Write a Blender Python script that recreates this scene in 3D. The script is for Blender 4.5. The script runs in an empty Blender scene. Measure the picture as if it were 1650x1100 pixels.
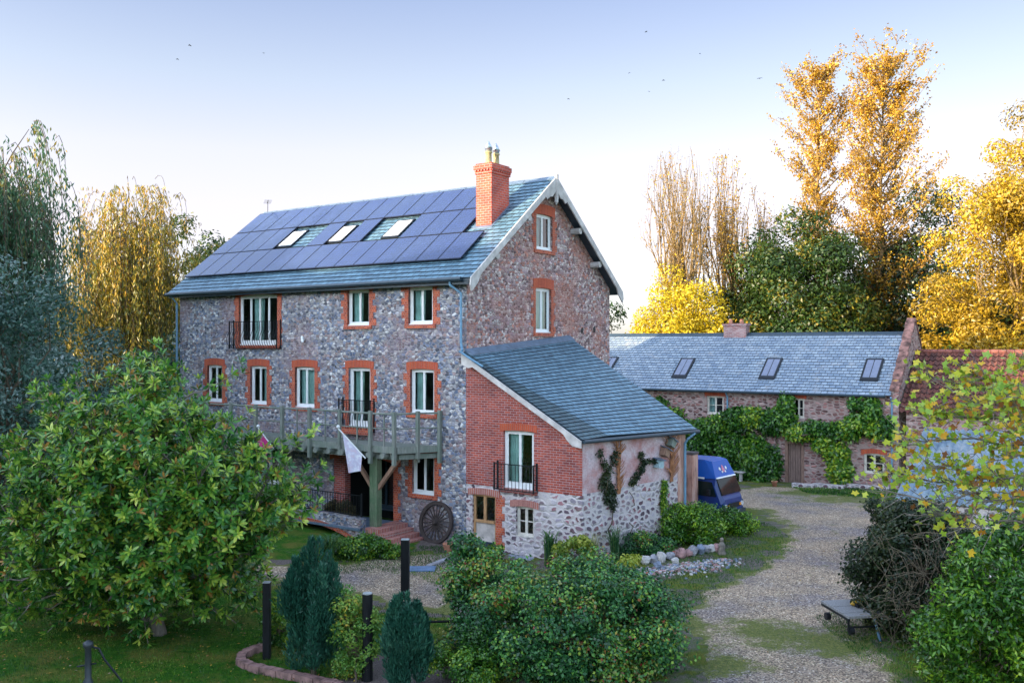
import bpy, math, random
import numpy as np
from mathutils import Vector, Matrix
PI = math.pi
R = math.radians
S = bpy.context.scene
col = S.collection
# ------------------------------------------------------------ camera, sky, sun, exposure
F, HY, H = 1480.0, 555.0, 6.5
cd = bpy.data.cameras.new('camera'); cam = bpy.data.objects.new('camera', cd); col.objects.link(cam)
cam.location = (0, 0, H); cam.rotation_euler = (R(90), 0, 0)
cd.sensor_width = 36; cd.lens = 36 * F / 1650; cd.shift_y = (HY - 550) / 1650
cd.clip_start = 0.1; cd.clip_end = 5000
S.camera = cam
SUN_EL, SUN_AZ = 11.0, (-0.86, -0.50)          # the sun stands low, left of and behind the camera
w = bpy.data.worlds.new('World'); S.world = w; w.use_nodes = True
nt = w.node_tree
sky = nt.nodes.new('ShaderNodeTexSky'); sky.sky_type = 'NISHITA'; sky.sun_disc = False
sky.sun_elevation = R(SUN_EL); sky.sun_rotation = math.atan2(SUN_AZ[0], SUN_AZ[1])
sky.air_density = 1.0; sky.dust_density = 1.0; sky.ozone_density = 3.0; sky.altitude = 50
bg = nt.nodes['Background']; bg.inputs['Strength'].default_value = 0.15
def wn(ty, **k):
    nd = nt.nodes.new('ShaderNode' + ty)
    for q, v in k.items():
        if q[0] == 'i' and q[1:].isdigit():
            q = int(q[1:])
            if isinstance(v, bpy.types.NodeSocket): nt.links.new(v, nd.inputs[q])
            else: nd.inputs[q].default_value = v
        else: setattr(nd, q, v)
    return nd
hs = nt.nodes.new('ShaderNodeHueSaturation'); hs.inputs['Saturation'].default_value = .62; nt.links.new(sky.outputs['Color'], hs.inputs['Color'])
tc = wn('TexCoord'); sx = wn('SeparateXYZ', i0=tc.outputs['Generated'])
rp = wn('ValToRGB', i0=sx.outputs['Z']); e = rp.color_ramp.elements                # thin bright air low down, deeper blue above it, brighter overhead
for p, c in ((0.0, (.53, .52, .60)), (.12, (.52, .39, .38)), (.20, (.53, .42, .385)), (.27, (.45, .405, .39)), (.36, (.345, .34, .385)), (.55, (1.04, 1.06, 1.06)), (1.0, (1.52, 1.55, 1.54))):
    if p in (0.0, 1.0): el = e[0 if p == 0 else len(e) - 1]; el.position = p
    else: el = e.new(p)
    el.color = (*c, 1)
rear = wn('MapRange', i0=sx.outputs['Y'], i1=.35, i2=-.15); rear.interpolation_type = 'SMOOTHSTEP'
side = wn('MapRange', i0=sx.outputs['X'], i1=-.5, i2=.5, i3=1.12, i4=.84)
m1 = wn('Mix', data_type='RGBA', i0=rear.outputs[0], i6=rp.outputs[0], i7=(1.02, 1.04, 1.04, 1))
m2 = wn('Mix', data_type='RGBA', blend_type='MULTIPLY', i0=1.0, i6=hs.outputs[0], i7=m1.outputs[2])
m3 = wn('VectorMath', operation='SCALE', i0=m2.outputs[2]); nt.links.new(side.outputs[0], m3.inputs['Scale'])
nt.links.new(m3.outputs[0], bg.inputs['Color'])
sl = bpy.data.lights.new('sun', 'SUN'); sl.energy = 2.0; sl.angle = R(0.5); sl.color = (1.0, 0.80, 0.52)
so = bpy.data.objects.new('sun', sl); col.objects.link(so); so.location = (-60, -30, 40)
sd = Vector((-SUN_AZ[0], -SUN_AZ[1], -math.tan(R(SUN_EL)))).normalized()
so.rotation_euler = sd.to_track_quat('-Z', 'Y').to_euler()
S.view_settings.view_transform = 'Standard'; S.view_settings.look = 'None'
S.view_settings.exposure = 2.5; S.view_settings.gamma = 1.0
S.render.engine = 'CYCLES'
try:
    S.cycles.transparent_max_bounces = 12
    S.cycles.max_bounces = 6
except Exception: pass
# ------------------------------------------------------------ frames of reference
ROT = math.atan2(-0.5717, 0.8207)               # buildings stand at this angle to the view
UX, VX = Vector((0.8207, -0.5717, 0)), Vector((0.5717, 0.8207, 0))
P0 = Vector((-1.46, 29.6, 0))                   # the mill's near corner
def at(px, py, Y): return Vector(((px - 825) / F * Y, Y, H - (py - HY) / F * Y))
def gz(x, y):                                   # lie of the land
    z = 0.0
    z -= 0.5 * max(0, min(1, (y - 33) / 12))
    z += 0.25 * max(0, min(1, (-x - 2) / 6)) * max(0, min(1, (y - 26) / 4))
    return z
def gnd(px, py):
    z = 0
    for _ in range(6):
        Y = (H - z) * F / (py - HY); X = (px - 825) / F * Y; z = gz(X, Y)
    return Vector((X, Y, z))
def hit(px, py, o, n):                          # where the sight line meets a plane given in the mill's frame
    d = Vector(((px - 825) / F, 1, -(py - HY) / F)); c = Vector((0, 0, H)) - P0
    dl = Vector((d.dot(UX), d.dot(VX), d.z)); cl = Vector((c.dot(UX), c.dot(VX), c.z))
    t = (Vector(o) - cl).dot(Vector(n)) / dl.dot(Vector(n))
    return cl + t * dl
def fac(px, py, y=0.0): p = hit(px, py, (0, y, 0), (0, 1, 0)); return p.x, p.z
def gab(px, py, x=0.0): p = hit(px, py, (x, 0, 0), (1, 0, 0)); return p.y, p.z
def loc2w(p, base=None):
    b = P0 if base is None else base
    return b + UX * p[0] + VX * p[1] + Vector((0, 0, p[2]))
# ------------------------------------------------------------ scene objects
def tagp(o, label=None, cat=None, group=None, kind=None):
    if label: o['label'] = label
    if cat: o['category'] = cat
    if group: o['group'] = group
    if kind: o['kind'] = kind
    return o
def thing(name, label, cat, loc=(0, 0, 0), rz=0.0, group=None):
    o = bpy.data.objects.new(name, None); col.objects.link(o); o.location = loc; o.rotation_euler = (0, 0, rz)
    o.empty_display_size = 0.2
    return tagp(o, label, cat, group)
def copy_tree(o, parent=None):
    c = o.copy(); col.objects.link(c)
    if parent: c.parent = parent
    for ch in [x for x in bpy.data.objects if x.parent == o]: copy_tree(ch, c)
    return c
def link_mesh(name, me, mats, parent=None):
    o = bpy.data.objects.new(name, me); col.objects.link(o)
    for m in (mats if isinstance(mats, (list, tuple)) else [mats]): me.materials.append(m)
    if parent: o.parent = parent
    return o
class MB:
    def __init__(s): s.v = []; s.f = []; s.m = []; s.uvo = {}
    def poly(s, pts, m=0, uv=None):
        b = len(s.v); s.v += [tuple(p) for p in pts]; s.f.append(tuple(range(b, b + len(pts)))); s.m.append(m)
        if uv: s.uvo[len(s.f) - 1] = uv
        return s
    def hexa(s, p, m=0):                        # 8 corners: bottom ring then top ring, counter-clockwise from above
        b = len(s.v); s.v += [tuple(q) for q in p]
        for f in ((3, 2, 1, 0), (4, 5, 6, 7), (0, 1, 5, 4), (1, 2, 6, 5), (2, 3, 7, 6), (3, 0, 4, 7)):
            s.f.append(tuple(b + i for i in f)); s.m.append(m)
        return s
    def box(s, x0, x1, y0, y1, z0, z1, m=0, c=0.0):
        if c <= 0:
            return s.hexa([(x0, y0, z0), (x1, y0, z0), (x1, y1, z0), (x0, y1, z0), (x0, y0, z1), (x1, y0, z1), (x1, y1, z1), (x0, y1, z1)], m)
        return s.prism([(x0 + c, y0), (x1 - c, y0), (x1, y0 + c), (x1, y1 - c), (x1 - c, y1), (x0 + c, y1), (x0, y1 - c), (x0, y0 + c)], z0, z1, m)
    def prism(s, pts, z0, z1, m=0):
        n = len(pts); b = len(s.v)
        s.v += [(p[0], p[1], z0) for p in pts] + [(p[0], p[1], z1) for p in pts]
        s.f.append(tuple(b + i for i in range(n - 1, -1, -1))); s.m.append(m)
        s.f.append(tuple(b + n + i for i in range(n))); s.m.append(m)
        for i in range(n):
            j = (i + 1) % n; s.f.append((b + i, b + j, b + n + j, b + n + i)); s.m.append(m)
        return s
    def extr(s, pts, d, m=0):                   # a planar outline thickened along the vector d
        n = len(pts); b = len(s.v); d = Vector(d)
        s.v += [tuple(Vector(p)) for p in pts] + [tuple(Vector(p) + d) for p in pts]
        s.f.append(tuple(b + i for i in range(n - 1, -1, -1))); s.m.append(m)
        s.f.append(tuple(b + n + i for i in range(n))); s.m.append(m)
        for i in range(n):
            j = (i + 1) % n; s.f.append((b + i, b + j, b + n + j, b + n + i)); s.m.append(m)
        return s
    def bar(s, a, c, w, h=None, m=0, up=(0, 0, 1)):   # square timber from a to c
        a = Vector(a); c = Vector(c); h = h or w; d = (c - a).normalized(); up = Vector(up)
        if abs(d.dot(up)) > .98: up = Vector((0, 1, 0)) if abs(d.y) < .9 else Vector((1, 0, 0))
        x = d.cross(up).normalized() * w / 2; y = x.normalized().cross(d).normalized() * h / 2
        return s.hexa([a - x - y, a + x - y, c + x - y, c - x - y, a - x + y, a + x + y, c + x + y, c - x + y], m)
    def tube(s, pts, r, n=8, m=0, cap=True):
        pts = [Vector(p) for p in pts]; rs = r if isinstance(r, (list, tuple)) else [r] * len(pts); b = len(s.v)
        ref = None
        for i, p in enumerate(pts):
            d = (pts[min(i + 1, len(pts) - 1)] - pts[max(i - 1, 0)]).normalized()
            if ref is None: ref = d.orthogonal().normalized()
            ref = (ref - d * ref.dot(d)).normalized(); q = d.cross(ref)
            for k in range(n):
                t = 2 * PI * k / n; s.v.append(tuple(p + (ref * math.cos(t) + q * math.sin(t)) * rs[i]))
        for i in range(len(pts) - 1):
            for k in range(n):
                k2 = (k + 1) % n; s.f.append((b + i * n + k, b + i * n + k2, b + (i + 1) * n + k2, b + (i + 1) * n + k)); s.m.append(m)
        if cap:
            s.f.append(tuple(b + k for k in range(n - 1, -1, -1))); s.m.append(m)
            s.f.append(tuple(b + (len(pts) - 1) * n + k for k in range(n))); s.m.append(m)
        return s
    def lathe(s, prof, c=(0, 0, 0), n=16, m=0, axis=(0, 0, 1)):
        c = Vector(c); ax = Vector(axis).normalized()
        return s.tube([c + ax * z for z, r in prof], [max(r, 1e-4) for z, r in prof], n, m)
    def blob(s, c, r, seed=0, n=7, k=5, j=.18, m=0):     # lumpy stone
        rg = random.Random(seed); b = len(s.v); c = Vector(c); r = Vector(r)
        for i in range(k + 1):
            th = PI * i / k
            for q in range(n):
                ph = 2 * PI * q / n; f = 1 + rg.uniform(-j, j)
                s.v.append((c.x + r.x * f * math.sin(th) * math.cos(ph), c.y + r.y * f * math.sin(th) * math.sin(ph), c.z + r.z * (f if 0 < i < k else 1) * math.cos(th)))
        for i in range(k):
            for q in range(n):
                q2 = (q + 1) % n; s.f.append((b + i * n + q, b + (i + 1) * n + q, b + (i + 1) * n + q2, b + i * n + q2)); s.m.append(m)
        return s
    def build(s, name, mats, parent=None, smooth=False, uvs=1.0):
        me = bpy.data.meshes.new(name); me.from_pydata(s.v, [], s.f); me.update()
        uv = me.uv_layers.new(name='UVMap').data
        for i, p in enumerate(me.polygons):
            p.material_index = s.m[i]; p.use_smooth = smooth
            if i in s.uvo:
                for k, li in enumerate(p.loop_indices): uv[li].uv = s.uvo[i][k]
                continue
            n = p.normal
            t = Vector((-n.y, n.x, 0))
            if t.length < .05: t = Vector((1, 0, 0))
            t.normalize(); b = n.cross(t)
            if b.z < 0 or (abs(b.z) < .05 and b.y < 0): b = -b; 
            for li in p.loop_indices:
                q = me.vertices[me.loops[li].vertex_index].co; uv[li].uv = (q.dot(t) * uvs, q.dot(b) * uvs)
        return link_mesh(name, me, mats, parent)
def clip(poly, a, b, c):                        # keep a*x+b*z<=c
    out = []
    for i in range(len(poly)):
        p, q = poly[i], poly[(i + 1) % len(poly)]; dp = a * p[0] + b * p[1] - c; dq = a * q[0] + b * q[1] - c
        if dp <= 0: out.append(p)
        if (dp < 0 < dq) or (dq < 0 < dp):
            t = dp / (dp - dq); out.append((p[0] + (q[0] - p[0]) * t, p[1] + (q[1] - p[1]) * t))
    return out
def wall(mb, x0, x1, z0, z1, holes, place, planes=(), depth=.22, m=0, mr=0):
    """wall sheet with real openings; place(a, z, d) gives the point at a along the wall, d into it"""
    xs = sorted({x0, x1} | {h[0] for h in holes} | {h[1] for h in holes}); zs = sorted({z0, z1} | {h[2] for h in holes} | {h[3] for h in holes})
    for i in range(len(xs) - 1):
        for j in range(len(zs) - 1):
            cx, cz = (xs[i] + xs[i + 1]) / 2, (zs[j] + zs[j + 1]) / 2
            if any(h[0] < cx < h[1] and h[2] < cz < h[3] for h in holes): continue
            pg = [(xs[i], zs[j]), (xs[i + 1], zs[j]), (xs[i + 1], zs[j + 1]), (xs[i], zs[j + 1])]
            for pl in planes:
                if pg: pg = clip(pg, *pl)
            if len(pg) > 2: mb.poly([place(a, z, 0) for a, z in pg], m)
    for a, b, c, d in holes:
        q = [(a, c), (b, c), (b, d), (a, d)]
        for k in range(4):
            p1, p2 = q[k], q[(k + 1) % 4]
            mb.poly([place(*p1, 0), place(*p1, depth), place(*p2, depth), place(*p2, 0)], mr)
def fast_mesh(name, V, Fc, mats, parent=None, rnd=None, smooth=False):
    V = np.asarray(V, np.float32); Fc = np.asarray(Fc, np.int32); nf, k = Fc.shape
    me = bpy.data.meshes.new(name); me.vertices.add(len(V)); me.vertices.foreach_set('co', V.ravel())
    me.loops.add(nf * k); me.loops.foreach_set('vertex_index', Fc.ravel())
    me.polygons.add(nf); me.polygons.foreach_set('loop_start', np.arange(0, nf * k, k, dtype=np.int32))
    if smooth: me.polygons.foreach_set('use_smooth', np.ones(nf, bool))
    me.update(calc_edges=True)
    if rnd is not None:
        a = me.attributes.new('rnd', 'FLOAT', 'FACE'); a.data.foreach_set('value', np.asarray(rnd, np.float32))
    return link_mesh(name, me, mats, parent)
# ------------------------------------------------------------ materials
class NM:
    def __init__(s, name):
        s.m = bpy.data.materials.new(name); s.m.use_nodes = True; s.t = s.m.node_tree; s.b = s.t.nodes['Principled BSDF']
        s.out = s.t.nodes['Material Output']
    def n(s, ty, **k):
        nd = s.t.nodes.new('ShaderNode' + ty)
        for a, v in k.items():
            if a.startswith('i_'):
                key = a[2:].replace('_', ' '); key = int(key) if key.isdigit() else key
                if isinstance(v, bpy.types.NodeSocket): s.t.links.new(v, nd.inputs[key])
                else: nd.inputs[key].default_value = v
            else: setattr(nd, a, v)
        return nd
    def set(s, **k):
        for a, v in k.items():
            key = a.replace('_', ' ')
            if isinstance(v, bpy.types.NodeSocket): s.t.links.new(v, s.b.inputs[key])
            else: s.b.inputs[key].default_value = v
        return s
    def ramp(s, fac, stops, interp='LINEAR'):
        r = s.n('ValToRGB', i_Fac=fac); e = r.color_ramp.elements; r.color_ramp.interpolation = interp
        while len(e) < len(stops): e.new(0.5)
        for i, (p, c) in enumerate(stops): e[i].position = p; e[i].color = (*c, 1) if len(c) == 3 else c
        return r.outputs['Color']
    def mix(s, fac, a, b, bt='MIX'):
        nd = s.t.nodes.new('ShaderNodeMix'); nd.data_type = 'RGBA'; nd.blend_type = bt
        for i, v in ((0, fac), (6, a), (7, b)):
            if isinstance(v, bpy.types.NodeSocket): s.t.links.new(v, nd.inputs[i])
            else: nd.inputs[i].default_value = v if i == 0 else (*v, 1) if len(v) == 3 else v
        return nd.outputs[2]
    def math(s, op, a, b=0.0, c=None):
        nd = s.t.nodes.new('ShaderNodeMath'); nd.operation = op
        for i, v in ((0, a), (1, b), (2, c)):
            if v is None: continue
            if isinstance(v, bpy.types.NodeSocket): s.t.links.new(v, nd.inputs[i])
            else: nd.inputs[i].default_value = v
        return nd.outputs[0]
    def uv(s): return s.n('TexCoord').outputs['UV']
    def obj(s): return s.n('TexCoord').outputs['Object']
    def pos(s): return s.n('NewGeometry').outputs['Position']
    def noise(s, vec, sc, det=4.0, rough=.55, dist=0.0):
        return s.n('TexNoise', i_Vector=vec, i_Scale=sc, i_Detail=det, i_Roughness=rough, i_Distortion=dist).outputs['Fac']
    def bump(s, h, st=.5, d=.01, nrm=None):
        nd = s.n('Bump', i_Height=h, i_Strength=st, i_Distance=d)
        if nrm is not None: s.t.links.new(nrm, nd.inputs['Normal'])
        return nd.outputs['Normal']
def simple(name, c, rough=.6, metal=0.0, var=.25, sc=6.0, bump=.0, spec=.5, bd=.005):
    M = NM(name); v = M.noise(M.obj(), sc)
    dk = tuple(x * (1 - var) for x in c); lt = tuple(min(1, x * (1 + var)) for x in c)
    M.set(Base_Color=M.ramp(v, [(.3, dk), (.7, lt)]), Roughness=rough, Metallic=metal)
    M.b.inputs['Specular IOR Level'].default_value = spec
    if bump: M.set(Normal=M.bump(M.noise(M.obj(), sc * 6), bump, bd))
    return M.m
def stone_mat(name, cols, mortar, size=(.24, .13), mw=.08, dist=.5, bst=.9, pink=None, dark=None, rnd=0):
    M = NM(name); u = M.uv()
    mp = M.n('Mapping', i_Vector=u, i_Scale=(1 / size[0], 1 / size[1], 1)).outputs[0]
    nz = M.n('TexNoise', i_Vector=u, i_Scale=5.0, i_Detail=3.0).outputs['Color']
    ad = M.n('VectorMath', operation='MULTIPLY_ADD'); M.t.links.new(nz, ad.inputs[0]); ad.inputs[1].default_value = (dist,) * 3; M.t.links.new(mp, ad.inputs[2]); vec = ad.outputs[0]
    vo = M.n('TexVoronoi', voronoi_dimensions='2D', feature='F1', i_Vector=vec, i_Scale=1.0, i_Randomness=.9)
    ve = M.n('TexVoronoi', voronoi_dimensions='2D', feature='DISTANCE_TO_EDGE', i_Vector=vec, i_Scale=1.0, i_Randomness=.9)
    sp = M.n('SeparateColor', i_Color=vo.outputs['Color'])
    k = len(cols); c = M.ramp(sp.outputs[0], [(i / k, cc) for i, cc in enumerate(cols)], 'CONSTANT')
    v2 = M.math('MULTIPLY_ADD', sp.outputs[1], .75, .62)
    c = M.mix(1.0, c, M.n('CombineColor', i_Red=v2, i_Green=v2, i_Blue=v2).outputs[0], 'MULTIPLY')
    fine = M.noise(u, 38, 5, .7); c = M.mix(.55, c, M.ramp(fine, [(.3, (.28, .28, .28)), (.7, (1.6, 1.6, 1.6))]), 'MULTIPLY')
    big = M.noise(u, .55, 3)
    if pink: c = M.mix(M.ramp(big, [(.48, (0, 0, 0)), (.62, (.55, .55, .55))]), c, pink)
    mw_n = M.math('MULTIPLY', M.noise(u, 9, 2), mw * 2)
    edge = M.math('SUBTRACT', ve.outputs[0], mw_n)
    if rnd: edge = M.math('MINIMUM', edge, M.math('SUBTRACT', rnd, vo.outputs['Distance']))
    mask = M.ramp(edge, [(0, (1, 1, 1)), (.06, (0, 0, 0))])
    mo = M.mix(M.noise(u, 2.2), tuple(x * .75 for x in mortar), mortar)
    c = M.mix(mask, c, mo)
    if dark: c = M.mix(M.ramp(M.noise(u, 1.3, 4), [(.58, (0, 0, 0)), (.75, (.6, .6, .6))]), c, dark)
    h = M.ramp(ve.outputs[0], [(0, (0, 0, 0)), (.3, (1, 1, 1))])
    hh = M.math('ADD', M.math('MULTIPLY', h, sp.outputs[2]), M.math('MULTIPLY', fine, .35))
    M.set(Base_Color=c, Roughness=.85, Normal=M.bump(hh, bst, .05)); M.b.inputs['Specular IOR Level'].default_value = .3
    return M.m
def brick_mat(name, c1, c2, mortar, w=.225, h=.075, mo=.009, stain=None, rough=.8, st=.5, off=.5):
    M = NM(name); u = M.uv()
    br = M.n('TexBrick', i_Vector=u, i_Scale=1.0, i_Mortar_Size=mo, i_Mortar_Smooth=.2, i_Bias=0.0, i_Brick_Width=w, i_Row_Height=h, offset=off)
    br.inputs['Color1'].default_value = (*c1, 1); br.inputs['Color2'].default_value = (*c2, 1); br.inputs['Mortar'].default_value = (*mortar, 1)
    c = br.outputs['Color']
    c = M.mix(.6, c, M.ramp(M.noise(u, 24, 4, .7), [(.3, (.55, .5, .5)), (.7, (1.35, 1.35, 1.35))]), 'MULTIPLY')
    c = M.mix(.5, c, M.ramp(M.noise(u, 1.1, 4), [(.35, (.6, .6, .65)), (.65, (1.25, 1.2, 1.2))]), 'MULTIPLY')
    if stain: c = M.mix(M.ramp(M.noise(u, 2.4, 5, .65), [(.56, (0, 0, 0)), (.72, (.65, .65, .65))]), c, stain)
    hh = M.math('ADD', M.math('MULTIPLY', br.outputs['Fac'], -1.0), M.math('MULTIPLY', M.noise(u, 40), .5))
    M.set(Base_Color=c, Roughness=rough, Normal=M.bump(hh, st, .012)); M.b.inputs['Specular IOR Level'].default_value = .3
    return M.m
def slate_mat(name, c1, c2, w=.27, h=.21, patch=None, rough=.45):
    M = NM(name); u = M.uv()
    br = M.n('TexBrick', i_Vector=u, i_Scale=1.0, i_Mortar_Size=.012, i_Mortar_Smooth=.1, i_Bias=0.0, i_Brick_Width=w, i_Row_Height=h)
    br.inputs['Color1'].default_value = (*c1, 1); br.inputs['Color2'].default_value = (*c2, 1); br.inputs['Mortar'].default_value = (.015, .02, .025, 1)
    c = M.mix(.7, br.outputs['Color'], M.ramp(M.noise(u, 5, 5, .7), [(.3, (.5, .55, .6)), (.7, (1.5, 1.45, 1.4))]), 'MULTIPLY')
    if patch: c = M.mix(M.ramp(M.noise(u, 1.6, 6, .7), [(.55, (0, 0, 0)), (.72, (.6, .6, .6))]), c, patch)
    hh = M.math('ADD', M.math('MULTIPLY', br.outputs['Fac'], -1.2), M.noise(u, 14, 5, .7))
    M.set(Base_Color=c, Roughness=rough, Normal=M.bump(hh, .7, .015))
    return M.m
def leaf_mat(name, stops, rough=.4, trans=.3, spec=.5):
    M = NM(name); a = M.n('Attribute', attribute_name='rnd').outputs['Fac']
    c = M.ramp(a, stops)
    M.set(Base_Color=c, Roughness=rough); M.b.inputs['Specular IOR Level'].default_value = spec
    tr = M.n('BsdfTranslucent', i_Color=c); mx = M.n('MixShader', i_Fac=trans)
    M.t.links.new(M.b.outputs[0], mx.inputs[1]); M.t.links.new(tr.outputs[0], mx.inputs[2]); M.t.links.new(mx.outputs[0], M.out.inputs[0])
    return M.m
def glass_mat(name, tint=(.85, .95, .95)):
    M = NM(name); tr = M.n('BsdfTransparent', i_Color=(*tint, 1)); gl = M.n('BsdfGlossy', i_Roughness=.02, i_Color=(1, 1, 1, 1))
    lw = M.n('Fresnel', i_IOR=1.45); f = M.math('MULTIPLY_ADD', lw.outputs[0], 1.3, .04)
    mx = M.n('MixShader', i_Fac=f); M.t.links.new(tr.outputs[0], mx.inputs[1]); M.t.links.new(gl.outputs[0], mx.inputs[2]); M.t.links.new(mx.outputs[0], M.out.inputs[0])
    return M.m
def wood_mat(name, c, var=.35, rough=.75, green=None):
    M = NM(name); o = M.obj(); mp = M.n('Mapping', i_Vector=o, i_Scale=(9, 9, 1.2)).outputs[0]
    v = M.noise(mp, 3, 5, .65)
    c_ = M.ramp(v, [(.3, tuple(x * (1 - var) for x in c)), (.7, tuple(x * (1 + var) for x in c))])
    if green: c_ = M.mix(M.ramp(M.noise(o, 2.5, 4), [(.4, (0, 0, 0)), (.65, (.8, .8, .8))]), c_, green)
    M.set(Base_Color=c_, Roughness=rough, Normal=M.bump(v, .4, .01)); M.b.inputs['Specular IOR Level'].default_value = .25
    return M.m
MT = {}
MT['stone'] = stone_mat('mill_rubble', [(.16, .20, .30), (.38, .39, .45), (.13, .14, .18), (.44, .43, .44), (.33, .25, .25), (.22, .26, .36), (.56, .56, .58)], (.34, .32, .34), (.135, .092), .05, dist=.8, pink=(.34, .20, .20), dark=(.13, .14, .19))
MT['stone_gable'] = stone_mat('gable_rubble', [(.31, .22, .25), (.49, .38, .39), (.18, .13, .14), (.50, .44, .43), (.48, .22, .18), (.39, .28, .30), (.60, .50, .48)], (.46, .28, .25), (.13, .09), .05, dist=.8, pink=(.46, .17, .11))
MT['stone_base'] = stone_mat('whitewashed_rubble', [(.21, .13, .16), (.34, .30, .36), (.14, .10, .13), (.44, .40, .44), (.3, .14, .16)], (.66, .60, .61), (.27, .17), .15, rnd=.44, pink=(.56, .50, .52), dist=.9)
MT['stone_cottage'] = stone_mat('cottage_rubble', [(.26, .13, .12), (.38, .23, .22), (.17, .09, .09), (.33, .16, .15), (.44, .31, .29)], (.42, .32, .30), (.30, .15), .09, rnd=.52)
MT['brick'] = brick_mat('red_brick', (.46, .095, .06), (.24, .05, .045), (.38, .30, .30), stain=(.28, .17, .19))
MT['brick_trim'] = brick_mat('orange_brick_trim', (.62, .13, .05), (.33, .05, .03), (.40, .27, .22), w=.11, h=.075, mo=.007)
MT['brick_arch'] = brick_mat('arch_brick', (.58, .115, .045), (.45, .075, .04), (.30, .16, .13), w=.075, h=.30, mo=.008, off=0.0)
MT['brick_pale'] = brick_mat('pale_arch_brick', (.50, .17, .12), (.36, .10, .08), (.50, .40, .38), w=.075, h=.30, mo=.012, off=0.0)
MT['chimney'] = brick_mat('chimney_brick', (.62, .10, .05), (.48, .07, .045), (.40, .26, .24), w=.225, h=.085, mo=.010)
MT['slate'] = slate_mat('blue_slate', (.14, .26, .35), (.075, .155, .22))
MT['slate_old'] = slate_mat('weathered_slate', (.30, .36, .43), (.18, .24, .32), w=.30, h=.22, patch=(.42, .40, .38), rough=.55)
MT['slate_shade'] = slate_mat('shade_toned_slate', (.06, .115, .14), (.03, .065, .085))  # darker copy of the blue slate, shade painted into the lean-to's verge strip
MT['lead'] = simple('lead_flashing', (.12, .17, .24), .5, .1)
MT['render'] = None
MT['upvc'] = simple('white_frame', (.78, .80, .82), .35, var=.05)
MT['cream'] = simple('cream_timber', (.62, .58, .52), .6, var=.2)
MT['barge'] = simple('weathered_white_board', (.50, .47, .46), .7, var=.3, sc=3)
MT['glass'] = glass_mat('window_glass')
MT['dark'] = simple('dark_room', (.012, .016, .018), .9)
MT['room'] = simple('room_plaster', (.10, .12, .12), .9)
MT['curtain'] = simple('curtain_cloth', (.42, .60, .58), .9, var=.2, sc=3)
MT['iron'] = simple('black_iron', (.015, .018, .024), .45, .4)
MT['gutter'] = simple('dark_gutter', (.025, .045, .065), .4)
MT['pipe'] = simple('blue_grey_pipe', (.14, .28, .42), .4, var=.15)
MT['deck'] = wood_mat('weathered_deck_timber', (.22, .235, .215), green=(.15, .20, .165))
MT['timber'] = wood_mat('brown_timber', (.28, .17, .12))
MT['post'] = wood_mat('mossy_post', (.16, .20, .13), green=(.08, .16, .08))
MT['blackpost'] = wood_mat('black_post', (.012, .013, .016), rough=.45)
MT['bark'] = wood_mat('bark', (.11, .085, .06), .45)
MT['bark_gold'] = wood_mat('pale_bark', (.22, .145, .065), .45)
MT['bark_grey'] = wood_mat('grey_bark', (.20, .17, .15), .4)
MT['terracotta'] = simple('terracotta', (.45, .20, .13), .8)
# ============================================================ ground and setting
def render_mat():
    M = NM('pink_limewash'); u = M.uv(); a = M.noise(u, .9, 6, .65); b = M.noise(u, 14, 5, .7)
    c = M.ramp(a, [(.36, (.42, .19, .18)), (.47, (.50, .33, .34)), (.56, (.58, .48, .51)), (.68, (.38, .25, .28))])
    c = M.mix(.6, c, M.ramp(b, [(.3, (.6, .6, .6)), (.7, (1.3, 1.3, 1.3))]), 'MULTIPLY')
    M.set(Base_Color=c, Roughness=.9, Normal=M.bump(b, .5, .02)); return M.m
def pillar_mat():
    M = NM('stained_render'); o = M.obj(); mp = M.n('Mapping', i_Vector=o, i_Scale=(3, 3, .7)).outputs[0]; a = M.noise(mp, 1.2, 6, .7)
    c = M.ramp(a, [(.32, (.13, .09, .09)), (.45, (.50, .27, .21)), (.58, (.58, .38, .32)), (.72, (.30, .17, .15))])
    M.set(Base_Color=c, Roughness=.9, Normal=M.bump(M.noise(o, 20, 5), .4, .02)); return M.m
MT['render'] = render_mat(); MT['pillar'] = pillar_mat()
def ground_mat():
    M = NM('ground_soil_and_grass'); p = M.pos()
    lawn = M.n('Attribute', attribute_name='lawn').outputs['Fac']
    n1 = M.noise(p, .9, 6, .7); n2 = M.noise(p, 9, 6, .75); n3 = M.noise(p, 40, 3, .8)
    grass = M.ramp(n2, [(.3, (.010, .045, .005)), (.5, (.03, .12, .008)), (.7, (.09, .19, .015))])
    grass = M.mix(M.ramp(n1, [(.45, (0, 0, 0)), (.62, (.8, .8, .8))]), grass, M.ramp(n3, [(.35, (.10, .11, .02)), (.65, (.24, .20, .05))]))
    dirt = M.ramp(n3, [(.3, (.05, .04, .035)), (.5, (.16, .13, .12)), (.7, (.32, .27, .26))])
    f = M.math('ADD', lawn, M.math('MULTIPLY_ADD', n1, 1.6, -.8))
    c = M.mix(M.ramp(f, [(.40, (0, 0, 0)), (.60, (1, 1, 1))]), dirt, grass)
    M.set(Base_Color=c, Roughness=.95, Normal=M.bump(M.math('ADD', n2, n3), .8, .04)); M.b.inputs['Specular IOR Level'].default_value = .15
    return M.m
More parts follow.
